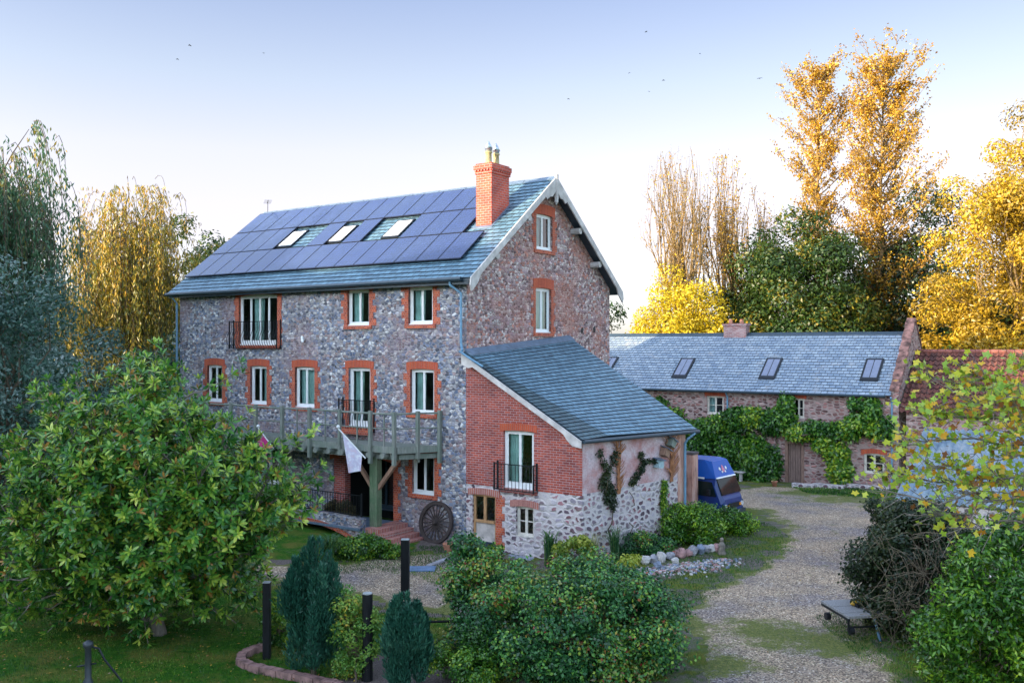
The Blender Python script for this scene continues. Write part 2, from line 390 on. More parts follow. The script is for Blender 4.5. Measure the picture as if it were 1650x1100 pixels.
def gravel_mat(name='loose_gravel'):
    M = NM(name); p = M.pos()
    moss = M.n('Attribute', attribute_name='moss').outputs['Fac']
    vo = M.n('TexVoronoi', i_Vector=p, i_Scale=34.0); sp = M.n('SeparateColor', i_Color=vo.outputs['Color'])
    st = M.ramp(sp.outputs[0], [(0, (.15, .12, .10)), (.3, (.43, .34, .27)), (.6, (.28, .235, .20)), (.82, (.56, .47, .37)), (.95, (.80, .73, .64))], 'CONSTANT')
    big = M.noise(p, .42, 4, .6); st = M.mix(.8, st, M.ramp(big, [(.35, (.66, .68, .86)), (.5, (1.0, .93, .84)), (.65, (1.35, 1.2, 1.0))]), 'MULTIPLY')
    n2 = M.noise(p, 14, 6, .8); n1 = M.noise(p, 1.1, 6, .72)
    ms = M.ramp(n2, [(.35, (.05, .075, .012)), (.5, (.12, .15, .025)), (.65, (.22, .23, .05))])
    f = M.math('ADD', moss, M.math('ADD', M.math('MULTIPLY_ADD', n1, 1.7, -.85), M.math('MULTIPLY_ADD', n2, .9, -.45)))
    c = M.mix(M.ramp(f, [(.42, (0, 0, 0)), (.66, (.9, .9, .9))]), st, ms)
    c = M.mix(M.ramp(M.noise(p, 5, 5, .7), [(.6, (0, 0, 0)), (.72, (.5, .5, .5))]), c, (.10, .075, .06))
    M.set(Base_Color=c, Roughness=.9, Normal=M.bump(M.math('ADD', vo.outputs['Distance'], n2), .9, .03)); M.b.inputs['Specular IOR Level'].default_value = .25
    return M.m
def seg(v, a, b): t = max(0, min(1, (v - a) / (b - a))); return t * t * (3 - 2 * t)
def pdist(x, y, poly):                          # signed distance to an outline, positive inside
    ins = False; d = 1e9
    for i in range(len(poly)):
        x1, y1 = poly[i]; x2, y2 = poly[(i + 1) % len(poly)]
        if (y1 > y) != (y2 > y) and x < (x2 - x1) * (y - y1) / (y2 - y1) + x1: ins = not ins
        dx, dy = x2 - x1, y2 - y1; t = max(0, min(1, ((x - x1) * dx + (y - y1) * dy) / (dx * dx + dy * dy)))
        d = min(d, math.hypot(x - x1 - t * dx, y - y1 - t * dy))
    return d if ins else -d
def G2(px, py): p = gnd(px, py); return (p.x, p.y)
DRIVE = [G2(*q) for q in [(1145, 1120), (1130, 1040), (1100, 985), (1140, 945), (1215, 915), (1262, 880), (1262, 850), (1225, 822), (1130, 812), (1130, 790), (1230, 783), (1440, 786), (1470, 800), (1440, 880), (1425, 960), (1420, 1040), (1480, 1120), (1400, 1200), (1160, 1200)]]
PATH = [G2(*q) for q in [(560, 905), (640, 890), (760, 884), (800, 886), (800, 905), (740, 960), (730, 990), (640, 985), (520, 950), (380, 930), (380, 905), (480, 905)]]
LAWN = [G2(*q) for q in [(-300, 1200), (-300, 830), (200, 850), (470, 950), (560, 960), (700, 985), (740, 1020), (560, 1060), (430, 1200)]]
def axis(lo, hi, dense_lo, dense_hi, d, far):
    a = list(np.arange(dense_lo, dense_hi + 1e-6, d)); x = dense_lo; st = d
    while x > lo: st *= far; x -= st; a.insert(0, x)
    x = dense_hi; st = d
    while x < hi: st *= far; x += st; a.append(x)
    return a
xs = axis(-900, 900, -16, 24, .4, 1.5); ys = axis(-300, 1600, 12, 48, .4, 1.5)
V = []; lawn = []
rg = random.Random(3)
for y in ys:
    for x in xs:
        z = gz(x, y) + (rg.uniform(-.012, .012) if 12 < y < 48 else 0); V.append((x, y, z))
        near = -16 < x < 24 and 12 < y < 48
        l = seg(pdist(x, y, LAWN), -1, .8) if near else 1.0
        if near and pdist(x, y, PATH) > -.4: l = min(l, .35)
        if near and x < -3 and y > 26 and pdist(x, y, PATH) < 0: l = max(l, .75)
        if near and x > -1: l = max(l, .5)
        lawn.append(l)
nx = len(xs); Fc = [(j * nx + i, j * nx + i + 1, (j + 1) * nx + i + 1, (j + 1) * nx + i) for j in range(len(ys) - 1) for i in range(nx - 1)]
g = fast_mesh('ground', V, Fc, ground_mat(), smooth=True); a = g.data.attributes.new('lawn', 'FLOAT', 'POINT'); a.data.foreach_set('value', np.array(lawn, np.float32)); tagp(g, kind='structure')
def sheet(name, poly, mat, dz, mossf, step=.18):
    x0, x1 = min(p[0] for p in poly) - .5, max(p[0] for p in poly) + .5; y0, y1 = min(p[1] for p in poly) - .5, max(p[1] for p in poly) + .5
    X = np.arange(x0, x1, step); Y = np.arange(y0, y1, step); rg = random.Random(5); D = {}; V = []; idx = {}; ms = []; Fc = []
    ph = [rg.uniform(0, 6) for _ in range(6)]
    for j, y in enumerate(Y):
        for i, x in enumerate(X):
            D[i, j] = pdist(x, y, poly) + .16 * math.sin(2.3 * x + ph[0]) * math.sin(1.9 * y + ph[1]) + .10 * math.sin(6.1 * x + ph[2] + 2 * y) + .07 * math.sin(8.3 * y + ph[3] - 3 * x)
    def vid(i, j):
        if (i, j) not in idx:
            idx[i, j] = len(V); x, y = X[i], Y[j]; d = D[i, j]
            V.append((x, y, gz(x, y) + dz - (.03 if d < .05 else 0))); ms.append(mossf(x, y, d))
        return idx[i, j]
    for j in range(len(Y) - 1):
        for i in range(len(X) - 1):
            if max(D[i, j], D[i + 1, j], D[i, j + 1], D[i + 1, j + 1]) > 0 and min(D[i, j], D[i + 1, j], D[i, j + 1], D[i + 1, j + 1]) > -.3:
                Fc.append((vid(i, j), vid(i + 1, j), vid(i + 1, j + 1), vid(i, j + 1)))
    o = fast_mesh(name, V, Fc, mat, smooth=True); a = o.data.attributes.new('moss', 'FLOAT', 'POINT'); a.data.foreach_set('value', np.array(ms, np.float32)); return tagp(o, kind='structure')
GM = gravel_mat()
_c = [G2(*q) for q in [(1240, 1150), (1215, 1050), (1240, 975), (1300, 930), (1345, 885), (1345, 840), (1290, 805), (1215, 795)]]
CL = [(p[0] + (q[0] - p[0]) * k / 12, p[1] + (q[1] - p[1]) * k / 12) for p, q in zip(_c, _c[1:]) for k in range(12)]
mp_ = [(G2(1230, 1020), 1.7, .9), (G2(1160, 1070), 1.2, .9), (G2(1340, 1035), 1.5, 1.0), (G2(1380, 800), 4.5, 1.0), (G2(1290, 795), 2.5, .7), (G2(1250, 850), 1.2, .8)]
def mdrive(x, y, d):
    m = .62 * (1 - seg(d, 0, .9)) + .12; t = min(math.hypot(x - q[0], y - q[1]) for q in CL); m += .16 * math.exp(-(t / .4) ** 2) - .22 * math.exp(-((t - .85) / .3) ** 2)
    for (c, rx, a) in mp_: m = max(m, .78 * math.exp(-((x - c[0]) / rx) ** 2 - ((y - c[1]) / (rx * a)) ** 2))
    return m
sheet('driveway', DRIVE, GM, .02, mdrive)
sheet('path', PATH, GM, .02, lambda x, y, d: .75 * (1 - seg(d, 0, .7)) + .25)
# unseen hill, added and shaped to keep the low sun off the yard
def shade_hill():
    V = []; Fc = []; nseg = 60; rg = random.Random(9)
    for k in range(nseg + 1):
        n = -110 + 140 * k / nseg
        top = 16.2 + 9.7 if n > -47 else 19.5 if n < -52 else 25.9 - (-47 - n) * 1.28
        top -= 4.5 + 1.6 * math.sin(n * .33) * .4
        for (da, h) in ((-60, -1), (-22, top * .8), (-8, top), (6, top * .97), (18, top * .45), (27, -1)):
            a = -50 + da; V.append((.86 * a + .5 * n, .5 * a - .86 * n, h + (rg.uniform(-.3, .3) if h > 0 else 0)))
    for k in range(nseg):
        for q in range(5): b = k * 6 + q; Fc.append((b, b + 6, b + 7, b + 1))
    o = fast_mesh('shade_hill', V, Fc, simple('shade_hill_green', (.04, .07, .02), .95), smooth=True); tagp(o, kind='structure')
shade_hill()
# ============================================================ building pieces
def pbox(mb, pl, a0, a1, z0, z1, d0, d1, m=0):
    return mb.hexa([pl(a0, z0, d0), pl(a1, z0, d0), pl(a1, z0, d1), pl(a0, z0, d1), pl(a0, z1, d0), pl(a1, z1, d0), pl(a1, z1, d1), pl(a0, z1, d1)], m)
def make_window(par, pl, a0, a1, z0, z1, leaves=2, fm='upvc', fw=.075, bars=(), curtain=(0, .45), arch=0.0, name='window', door=False, curt_m='curtain'):
    mb = MB(); d0, d1 = .09, .15; W_ = a1 - a0
    pbox(mb, pl, a0, a0 + fw, z0, z1, d0, d1); pbox(mb, pl, a1 - fw, a1, z0, z1, d0, d1)
    pbox(mb, pl, a0 + fw, a1 - fw, z1 - fw - arch, z1, d0, d1); pbox(mb, pl, a0 + fw, a1 - fw, z0, z0 + fw * (1.8 if door else 1.2), d0, d1)
    pbox(mb, pl, a0 - .0, a1 + .0, z0 - .002, z0 + .035, d0 - .07, d0 - .003)
    lw = (W_ - 2 * fw) / leaves; sw = .045
    for k in range(leaves):
        x = a0 + fw + k * lw
        pbox(mb, pl, x + .003, x + sw, z0 + fw * 1.2, z1 - fw - arch, d0 + .01, d1 - .012); pbox(mb, pl, x + lw - sw, x + lw - .003, z0 + fw * 1.2, z1 - fw - arch, d0 + .012, d1 - .014)
        pbox(mb, pl, x + sw, x + lw - sw, z1 - fw - sw - arch, z1 - fw - arch - .002, d0 + .013, d1 - .016); pbox(mb, pl, x + sw, x + lw - sw, z0 + fw * 1.2, z0 + fw * 1.2 + sw * (2.2 if door else 1), d0 + .013, d1 - .016)
        for b in bars: zb = z0 + (z1 - z0) * b; pbox(mb, pl, x + sw, x + lw - sw, zb - .015, zb + .015, d0 + .015, d1 - .018)
    wn = mb.build(name, MT[fm], par)
    gm = MB(); gm.poly([pl(a0 + fw, z0 + fw, .125), pl(a1 - fw, z0 + fw, .125), pl(a1 - fw, z1 - fw, .125), pl(a0 + fw, z1 - fw, .125)]); gm.build('pane', MT['glass'], wn)
    if curtain:
        cm = MB(); c0, c1 = a0 + fw + curtain[0] * W_, a0 + fw + curtain[1] * W_; n = 16; pr = None
        for i in range(n + 1):
            a = c0 + (c1 - c0) * i / n; d = .27 + .03 * math.sin(i * 1.9)
            q = (pl(a, z0 + .08, d), pl(a + (.04 if i > n / 2 else 0), z1 - .06, d))
            if pr: cm.poly([pr[0], q[0], q[1], pr[1]])
            pr = q
        cm.build('curtain', MT[curt_m], wn, smooth=True)
    return wn
def surround(par, pl, a0, a1, z0, z1, trim='brick_trim', archm='brick_arch', jw=(.15, .27), ah=.26, sill=True, rise=.05, left=True, right=True, zt0=None, over=.16):
    mb = MB(); rg = random.Random(int(a0 * 97 + z0 * 31)); z = zt0 if zt0 is not None else z0; k = 0
    while z < z1 - .02:
        zt = min(z + .225, z1 - .0)
        for s, on in ((-1, left), (1, right)):
            if not on: continue
            wd = jw[(k + (s > 0)) % 2] + rg.uniform(-.02, .04)
            x0, x1 = (a0 - wd, a0) if s < 0 else (a1, a1 + wd); pbox(mb, pl, x0, x1, z, zt, -.014 - .002 * (k % 2), .09, 0)
        z = zt; k += 1
    n = 12; L0, L1 = a0 - over, a1 + over
    for i in range(n):
        f0, f1 = i / n, (i + 1) / n
        def cv(f): return 1 - (2 * f - 1) ** 2
        xa, xb = L0 + (L1 - L0) * f0, L0 + (L1 - L0) * f1
        ia, ib = z1 - rise + rise * cv(f0), z1 - rise + rise * cv(f1); oa, ob = ia + ah, ib + ah
        ua, ub = f0 * (L1 - L0), f1 * (L1 - L0); D = -.022
        mb.poly([pl(xa, ia, D), pl(xb, ib, D), pl(xb, ob, D), pl(xa, oa, D)], 1, [(ua, .02), (ub, .02), (ub, .28), (ua, .28)])
        mb.poly([pl(xa, ia, D), pl(xa, ia, .16), pl(xb, ib, .16), pl(xb, ib, D)], 1, [(ua, .02), (ua, .2), (ub, .2), (ub, .02)])
        mb.poly([pl(xa, oa, D), pl(xb, ob, D), pl(xb, ob, .02), pl(xa, oa, .02)], 1)
    pbox(mb, pl, L0 - .001, L0, z1 - rise, z1 - rise + ah, -.022, .01, 1); pbox(mb, pl, L1, L1 + .001, z1 - rise, z1 - rise + ah, -.022, .01, 1)
    if sill:
        ms_ = mb if left or right else MB(); pbox(ms_, pl, a0 - .14, a1 + .14, z0 - .13, z0 - .001, -.06, .09, 0)
        if ms_ is not mb: ms_.build('window_sill', MT[trim], par)
    return mb.build('brick_surround', [MT[trim], MT[archm]], par)
def railing(par, pl, a0, a1, z0, z1, out=.22, n=11, belly=.0, name='railing', m='iron', r=.011):
    mb = MB()
    for z in (z0 + .04, z1):
        mb.bar(pl(a0, z, -out), pl(a1, z, -out), .035, .025)
        mb.bar(pl(a0, z, 0), pl(a0, z, -out), .03, .02); mb.bar(pl(a1, z, 0), pl(a1, z, -out), .03, .02)
    for i in range(n + 1):
        a = a0 + (a1 - a0) * i / n; pts = []
        for k in range(7):
            f = k / 6; pts.append(pl(a, z0 + .04 + (z1 - z0 - .04) * f, -out - belly * math.sin(PI * min(1, f * 1.6)) if f < .62 else -out))
        mb.tube(pts, r, 5)
    for a in (a0, a1):
        mb.bar(pl(a, z0, -out), pl(a, z1 + .04, -out), .04); mb.bar(pl(a, z0, -.01), pl(a, z1 + .08, -.01), .05)
    return mb.build(name, MT[m], par)
def courses(mb, E0, E1, T0, T1, n, m=0, h=.21, lip=.02, seed=1):
    E0, E1, T0, T1 = map(Vector, (E0, E1, T0, T1)); nr = (E1 - E0).cross(T0 - E0).normalized(); nr = nr if nr.z > 0 else -nr
    ax = (E1 - E0).normalized(); rg = random.Random(seed)
    for k in range(n):
        a0, a1 = k / n, (k + 1) / n; l0, l1 = E0.lerp(T0, a0), E0.lerp(T0, a1); r0, r1 = E1.lerp(T1, a0), E1.lerp(T1, a1)
        up = nr * (lip + rg.uniform(-.002, .002)); q = [l0 + up, r0 + up, r1, l1]
        us = [(p - E0).dot(ax) for p in (l0, r0, r1, l1)]
        mb.poly(q, m, [(us[0], k * h + .004), (us[1], k * h + .004), (us[2], (k + 1) * h - .002), (us[3], (k + 1) * h - .002)])
        mb.poly([l0, r0, r0 + up, l0 + up], m, [(us[0], k * h), (us[1], k * h), (us[1], k * h + .004), (us[0], k * h + .004)])
front = lambda a, z, d: (a, d, z)
def gable_pl(x=0.0): return lambda a, z, d: (x - d, a, z)
# ============================================================ the mill
mill = thing('mill_house', 'tall three-storey rubble-stone mill house with slate roof and solar panels', 'house', P0, ROT)
EZ, RZ, RY, EY = 8.62, 12.55, 4.75, -.32
tall = [(-11.28, -9.04, 6.48, 8.44), (-5.35, -4.29, 7.17, 8.44), (-2.48, -1.41, 7.17, 8.44)]
mid = [(-13.25, -12.3, 4.2, 5.69), (-10.6, -9.64, 4.2, 5.69), (-8.07, -7.02, 4.18, 5.69), (-5.29, -4.23, 3.62, 5.70), (-2.40, -1.35, 4.18, 5.69)]
low = [(-2.32, -1.35, 1.5, 2.86), (-6.05, -3.15, -.3, 2.62), (-9.6, -8.6, 1.2, 2.7)]
mb = MB()
wall(mb, -15.05, 0, -.6, 8.8, tall + mid + low, front, depth=.26)
wall(mb, 0, 9.5, -.6, 12.3, [(4.07, 5.15, 9.92, 11.22), (4.03, 5.07, 6.93, 8.55)], gable_pl(0), planes=[(-(RZ - EZ) / 5.07, 1, EZ + .25), ((RZ - EZ) / 5.07, 1, EZ + .25 + (RZ - EZ) / 5.07 * 9.5)], depth=.26, m=1, mr=1)
wall(mb, 0, 9.5, -.6, 12.3, [], gable_pl(-15.05), planes=[(-(RZ - EZ) / 5.07, 1, EZ + .25), ((RZ - EZ) / 5.07, 1, EZ + .25 + (RZ - EZ) / 5.07 * 9.5)], m=0)
wall(mb, -15.05, 0, -.6, 8.8, [], lambda a, z, d: (a, 9.5, z))
mb.build('wall', [MT['stone'], MT['stone_gable']], mill)
# upper floor and party walls inside, seen through the panes
mb = MB()
for z in (2.95, 6.0): mb.box(-15, -.05, .3, 9.4, z, z + .1)
mb.box(-15, -.3, 3.4, 3.45, -.3, 8.7); mb.build('interior_wall', MT['room'], mill)
for i, h in enumerate(tall): surround(mill, front, *h, jw=(.17, .30) if i else (.2, .26), over=.2, ah=.14 if i == 0 else .12, sill=True, rise=.08 if i == 0 else .04)
for h in mid: surround(mill, front, *h)
surround(mill, front, *low[0], trim='brick_trim'); surround(mill, front, *low[1], trim='brick_trim', jw=(.2, .32), sill=False, left=False, zt0=.1, rise=.25)
surround(mill, gable_pl(0), 4.07, 5.15, 9.92, 11.22, ah=.36); surround(mill, gable_pl(0), 4.03, 5.07, 6.93, 8.55, ah=.36)
make_window(mill, front, *tall[0], leaves=4, curtain=(.24, .5), door=True, name='french_window', arch=.04)
make_window(mill, front, *tall[1], curtain=(0, .42)); make_window(mill, front, *tall[2], curtain=(0, .42))
make_window(mill, front, *mid[0], curtain=(.5, .9)); make_window(mill, front, *mid[1], curtain=(.45, .9)); make_window(mill, front, *mid[2], curtain=(0, .9))
make_window(mill, front, *mid[3], curtain=(0, .4), door=True, name='french_window', fw=.085); make_window(mill, front, *mid[4], curtain=(0, .38))
make_window(mill, front, *low[0], curtain=None); make_window(mill, front, *low[2], curtain=None)
make_window(mill, gable_pl(0), 4.07, 5.15, 9.92, 11.22, curtain=(0, .45)); make_window(mill, gable_pl(0), 4.03, 5.07, 6.93, 8.55, curtain=(0, .9))
railing(mill, front, -11.58, -8.84, 6.34, 7.38, n=20, belly=.14); railing(mill, front, -5.56, -4.05, 3.44, 4.55, n=12, belly=.1)
mb = MB(); pbox(mb, front, -5.45, -4.1, 3.36, 3.6, -.25, -.025); mb.build('brick_step', MT['brick_trim'], mill)
# porch recess with glazed door, brick pier between its two openings
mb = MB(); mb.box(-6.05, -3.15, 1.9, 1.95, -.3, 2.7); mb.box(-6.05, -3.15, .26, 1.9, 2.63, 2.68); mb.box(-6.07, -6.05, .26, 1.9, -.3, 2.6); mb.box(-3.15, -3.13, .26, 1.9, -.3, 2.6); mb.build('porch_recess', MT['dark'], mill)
mb = MB(); mb.box(-6.05, -5.5, .03, .3, -.2, 2.6); mb.build('brick_pier', MT['brick'], mill)
make_window(mill, lambda a, z, d: (a, d + 1.2, z), -5.2, -4.2, .5, 2.5, door=True, curtain=None, name='porch_door', fm='gutter')
# roof
mb = MB(); X0, X1 = -15.45, .42; NC = 26
courses(mb, (X0, EY, EZ), (X1, EY, EZ), (X0, RY, RZ), (X1, RY, RZ), NC)
courses(mb, (X0, 2 * RY - EY, EZ), (X1, 2 * RY - EY, EZ), (X0, RY, RZ), (X1, RY, RZ), NC, seed=2)
roof = mb.build('roof', MT['slate'], mill)
mb = MB()
for s in (1, -1):
    yy = EY if s > 0 else 2 * RY - EY
    mb.hexa([(X0 + .03, yy, EZ - .10), (X1 - .03, yy, EZ - .10), (X1 - .03, RY, RZ - .10), (X0 + .03, RY, RZ - .10), (X0 + .03, yy, EZ - .012), (X1 - .03, yy, EZ - .012), (X1 - .03, RY, RZ - .012), (X0 + .03, RY, RZ - .012)])
mb.build('roof_boarding', MT['gutter'], mill)
mb = MB()
for k in range(35):
    x = X0 + k * (X1 - X0) / 35; x2 = x + (X1 - X0) / 35 - .008; zz = RZ + .005 * math.sin(k * 2.1)
    mb.extr([(x, RY - .17, zz - .10), (x, RY, zz + .045), (x, RY + .17, zz - .10), (x, RY, zz - .03)], (x2 - x, 0, 0))
mb.build('ridge_tiles', MT['lead'], roof)
def slope(y): return EZ + (RZ - EZ) * (y - EY) / (RY - EY)
def panel_mat():
    M = NM('solar_glass'); u = M.uv()
    br = M.n('TexBrick', i_Vector=u, i_Scale=1.0, i_Mortar_Size=.004, i_Brick_Width=.16, i_Row_Height=.16, offset=0.0)
    br.inputs['Color1'].default_value = (.018, .032, .10, 1); br.inputs['Color2'].default_value = (.022, .038, .12, 1); br.inputs['Mortar'].default_value = (.05, .08, .2, 1)
    c = M.mix(.5, br.outputs['Color'], M.ramp(M.noise(u, .5, 3), [(.35, (.7, .8, 1.1)), (.65, (1.4, 1.3, 1.1))]), 'MULTIPLY')
    M.set(Base_Color=c, Roughness=.16); M.b.inputs['Coat Weight'].default_value = .1; M.b.inputs['Coat Roughness'].default_value = .06; M.b.inputs['Specular IOR Level'].default_value = .45; return M.m
PM = panel_mat(); FRM = simple('panel_frame', (.03, .035, .06), .4, .5)
sn = Vector((0, -(RZ - EZ), RY - EY)).normalized(); cw = .985; rows = [(.50, 1.83), (1.86, 3.17), (3.20, 4.52)]
pat = ['111111111111111', '111100101001110', '111111111111110']
for r_, (ya, yb) in enumerate(rows):
    for c_ in range(15):
        if pat[r_][c_] == '0': continue
        x0 = X0 + .1 + c_ * cw; x1 = x0 + cw - .022; o1 = sn * .085; o2 = sn * .125
        b = [Vector((x0, ya, slope(ya))), Vector((x1, ya, slope(ya))), Vector((x1, yb, slope(yb))), Vector((x0, yb, slope(yb)))]
        mb = MB(); mb.hexa([p + o1 for p in b] + [p + o2 for p in b]); po = mb.build('solar_panel', FRM, mill)
        ctr = sum(b, Vector()) / 4; fb = [p + (ctr - p).normalized() * .035 + sn * .128 for p in b]; mb = MB(); mb.poly(fb); mb.build('cell_face', PM, po)
BL = simple('white_blind', (.9, .9, .9), .4, var=.02)
for (x0, x1) in ((-11.45, -10.55), (-8.50, -7.72), (-5.62, -4.75)):
    ya, yb = 2.02, 3.02; b = [Vector((x0, ya, slope(ya))), Vector((x1, ya, slope(ya))), Vector((x1, yb, slope(yb))), Vector((x0, yb, slope(yb)))]
    mb = MB(); mb.hexa([p + sn * .0 for p in b] + [p + sn * .075 for p in b]); so_ = mb.build('skylight', MT['iron'], mill)
    ctr = sum(b, Vector()) / 4; fb = [p + (ctr - p).normalized() * .12 + sn * .079 for p in b]; mb = MB(); mb.poly(fb); mb.build('blind', BL, so_)
# chimney
mb = MB(); cx0, cx1, cy0, cy1 = -1.32, -.66, 2.25, 3.32
mb.box(cx0, cx1, cy0, cy1, 9.6, 12.45); mb.box(cx0 - .035, cx1 + .035, cy0 - .035, cy1 + .035, 12.45, 12.53)
nb = 6
for k in range(nb):
    x = cx0 - .03 + k * (cx1 - cx0 + .06 - .07) / (nb - 1); mb.box(x, x + .07, cy0 - .06, cy0 + .05, 12.53, 12.60)
for k in range(9):
    y = cy0 - .03 + k * (cy1 - cy0 - .01) / 8; mb.box(cx1 - .05, cx1 + .06, y, y + .07, 12.5301, 12.6)
mb.box(cx0 - .01, cx1 + .01, cy0 - .01, cy1 + .01, 12.5302, 12.6001); mb.box(cx0 - .07, cx1 + .07, cy0 - .07, cy1 + .07, 12.6005, 12.76); mb.box(cx0 - .01, cx1 + .01, cy0 - .01, cy1 + .01, 12.76, 12.82)
ch = mb.build('chimney', MT['chimney'], mill)
mb = MB(); mb.hexa([(cx0 - .1, cy0 - .12, slope(cy0 - .12) + .02), (cx1 + .1, cy0 - .12, slope(cy0 - .12) + .02), (cx1 + .1, cy1 + .05, slope(cy1 + .05) + .02), (cx0 - .1, cy1 + .05, slope(cy1 + .05) + .02), (cx0 - .1, cy0 - .12, slope(cy0 - .12) + .035), (cx1 + .1, cy0 - .12, slope(cy0 - .12) + .035), (cx1 + .1, cy1 + .05, slope(cy1 + .05) + .035), (cx0 - .1, cy1 + .05, slope(cy1 + .05) + .035)]); mb.build('flashing', MT['lead'], ch)
POT = simple('buff_pot', (.40, .33, .17), .8, var=.3); CAP = simple('steel_cowl', (.45, .52, .62), .3, .7)
for k, yy in enumerate((2.55, 3.0)):
    mb = MB(); mb.lathe([(0, .15), (.05, .15), (.07, .12), (.38, .105), (.40, .13), (.45, .13), (.45, .09)], (-1.0, yy, 12.82), 14); pt = mb.build('chimney_pot', POT, ch, True)
    mb = MB(); mb.lathe([(0, .11), (.10, .13), (.11, .15), (.38, .012)], (-1.0, yy, 13.27), 10); mb.build('cowl', CAP, pt, True)
# bargeboards, purlin ends and pendant on the gable
mb = MB(); xb = X1 - .02
def gslope(y): return EZ + (RZ - EZ) * ((y if y < RY else 2 * RY - y) - EY) / (RY - EY)
for s in (1, -1):
    yf = lambda y: y if s > 0 else 2 * RY - y
    pts = [(EY - .02, .03), (RY, .03), (RY, -.45), (RY - .28, -.52), (RY - .42, -.42), (RY - .62, -.40), (RY - .72, -.24), (EY + .5, -.24), (EY + .33, -.40), (EY + .02, -.44), (EY - .06, -.2)]
    P = [(xb, yf(y), slope(y) + dz) for y, dz in pts]; mb.extr(P, (.05, 0, 0))
mb.build('bargeboard', MT['barge'], mill)
mb = MB(); mb.box(xb - .02, xb + .09, RY - .05, RY + .05, RZ - .80, RZ + .1); mb.lathe([(0, .07), (-.1, .075), (-.16, .03), (-.2, .01)], (xb + .03, RY, RZ - .80), 10); mb.build('pendant', MT['barge'], mill)
for y in (1.2, 3.1, 6.55, 8.05):
    mb = MB(); z = gslope(y) - .36; mb.tube([(-.05, y, z), (.38, y, z)], .12, 10); pu = mb.build('purlin_end', MT['barge'], mill)
mb = MB(); mb.tube([(X0, EY - .07, EZ - .06), (X1 - .35, EY - .07, EZ - .03)], .075, 8); mb.bar((X0 + .1, EY + .02, EZ - .11), (X1 - .1, EY + .02, EZ - .11), .03, .18); mb.build('gutter', MT['gutter'], mill)
mb = MB(); mb.tube([(-.42, -.36, 8.55), (-.42, -.34, 8.42), (-.14, -.12, 8.15), (-.14, -.12, 6.55), (-.1, -.14, 6.42), (.05, -.3, 6.3)], .042, 8); mb.build('downpipe', MT['pipe'], mill)
mb = MB(); mb.tube([(-15.2, -.36, 8.55), (-15.12, -.1, 8.2), (-15.12, -.1, .1)], .042, 8); mb.build('downpipe', MT['pipe'], mill)
mb = MB(); mb.tube([(-15.2, RY, RZ), (-15.2, RY, RZ + .55)], .015, 5); mb.tube([(-15.6, RY + .3, RZ + .5), (-14.8, RY - .3, RZ + .5)], .01, 5)
for k in range(5): f = -0.4 + .2 * k; mb.tube([(-15.2 + f - .1, RY - f * .75 - .13, RZ + .5), (-15.2 + f + .1, RY - f * .75 + .13, RZ + .5)], .007, 4)
mb.build('aerial', MT['iron'], mill)
mb = MB(); mb.blob((.0, 7.3, 7.05), (.03, .09, .12), 4); mb.blob((.0, 8.25, 7.1), (.03, .09, .13), 5); mb.build('wall_vent', MT['iron'], mill)
# ============================================================ the brick extension
ext = thing('brick_extension', 'red brick lean-to wing with sloping slate roof against the gable', 'outbuilding', loc2w((4.33, 0, 0)), ROT)
eo = Vector((4.33, 0, 0))
def ep(x, y, z): return (x - 4.33, y, z)
CA, CC, CD, CG = (0, 0), (4.33, 0), (5.2, 5.3), (0, 6.2)
FN = Vector((.4886, -.0679, .8699)); FP = Vector((0, -.2, 6.27))
def rz(x, y): return FP.z - (FN.x * (x - FP.x) + FN.y * (y - FP.y)) / FN.z
efr = lambda a, z, d: ep(a, d - .03, z)
hf = [(1.47, 2.61, 2.04, 3.84)]; hl = [(.25, 1.18, .02, 1.74), (1.94, 2.61, .58, 1.52)]
ml = (rz(0, 0) - rz(4.33, 0)) / 4.33
mb = MB(); wall(mb, .0, 4.33, 2.03, 6.3, hf, efr, planes=[(ml, 1, rz(0, 0) - .1)], depth=.2)
mb.build('brick_wall', MT['brick'], ext)
mb = MB(); wall(mb, .0, 4.33, -.6, 2.03, hl, lambda a, z, d: ep(a, d - .025, z), depth=.2)
sv = Vector((.87, 5.3, 0)); sl_ = sv.length; sd_ = sv.normalized(); sn_ = Vector((sd_.y, -sd_.x, 0))
def side(a, z, d): p = Vector((4.33, -.025, 0)) + sd_ * a - sn_ * d; return ep(p.x, p.y, z)
wall(mb, 0, sl_, -.6, 2.08, [], side); mb.build('stone_base', MT['stone_base'], ext)
mb = MB(); wall(mb, 0, sl_, 2.08, 3.72, [], side)
bk = [(5.2, 5.3), (0, 6.2)]; mb.poly([ep(5.2, 5.3, -.5), ep(0, 6.2, -.5), ep(0, 6.2, rz(0, 6.2) - .1), ep(5.2, 5.3, rz(5.2, 5.3) - .1)]); mb.build('rendered_wall', MT['render'], ext)
mb = MB(); pbox(mb, side, sl_ - .42, sl_ + .01, -.3, 3.7, -.02, .2); mb.build('orange_quoin', MT['pillar'], ext)
mb = MB(); pbox(mb, efr, 1.18, 1.42, .0, 1.78, -.012, .05)
for k in range(4): pbox(mb, efr, 1.42, 1.52, .1 + k * .45, .32 + k * .45, -.011, .05)
mb.build('brick_quoin', MT['brick_trim'], ext)
surround(ext, efr, *hl[0], trim='brick', archm='brick_pale', sill=False, left=False, right=False, over=.16, ah=.2, rise=.05)
surround(ext, efr, *hl[1], trim='brick', archm='brick_pale', sill=False, left=False, right=False, over=.2, ah=.2, rise=.05)
surround(ext, efr, *hf[0], trim='brick', archm='brick_arch', sill=True, left=False, right=False, over=.12, ah=.22, rise=.03)
make_window(ext, efr, *hf[0], door=True, curtain=(0, .42), name='french_window', fw=.08)
make_window(ext, efr, *hl[1], fm='cream', bars=(.5,), curtain=None, fw=.05)
railing(ext, efr, 1.26, 2.73, 1.97, 2.80, out=.2, n=11)
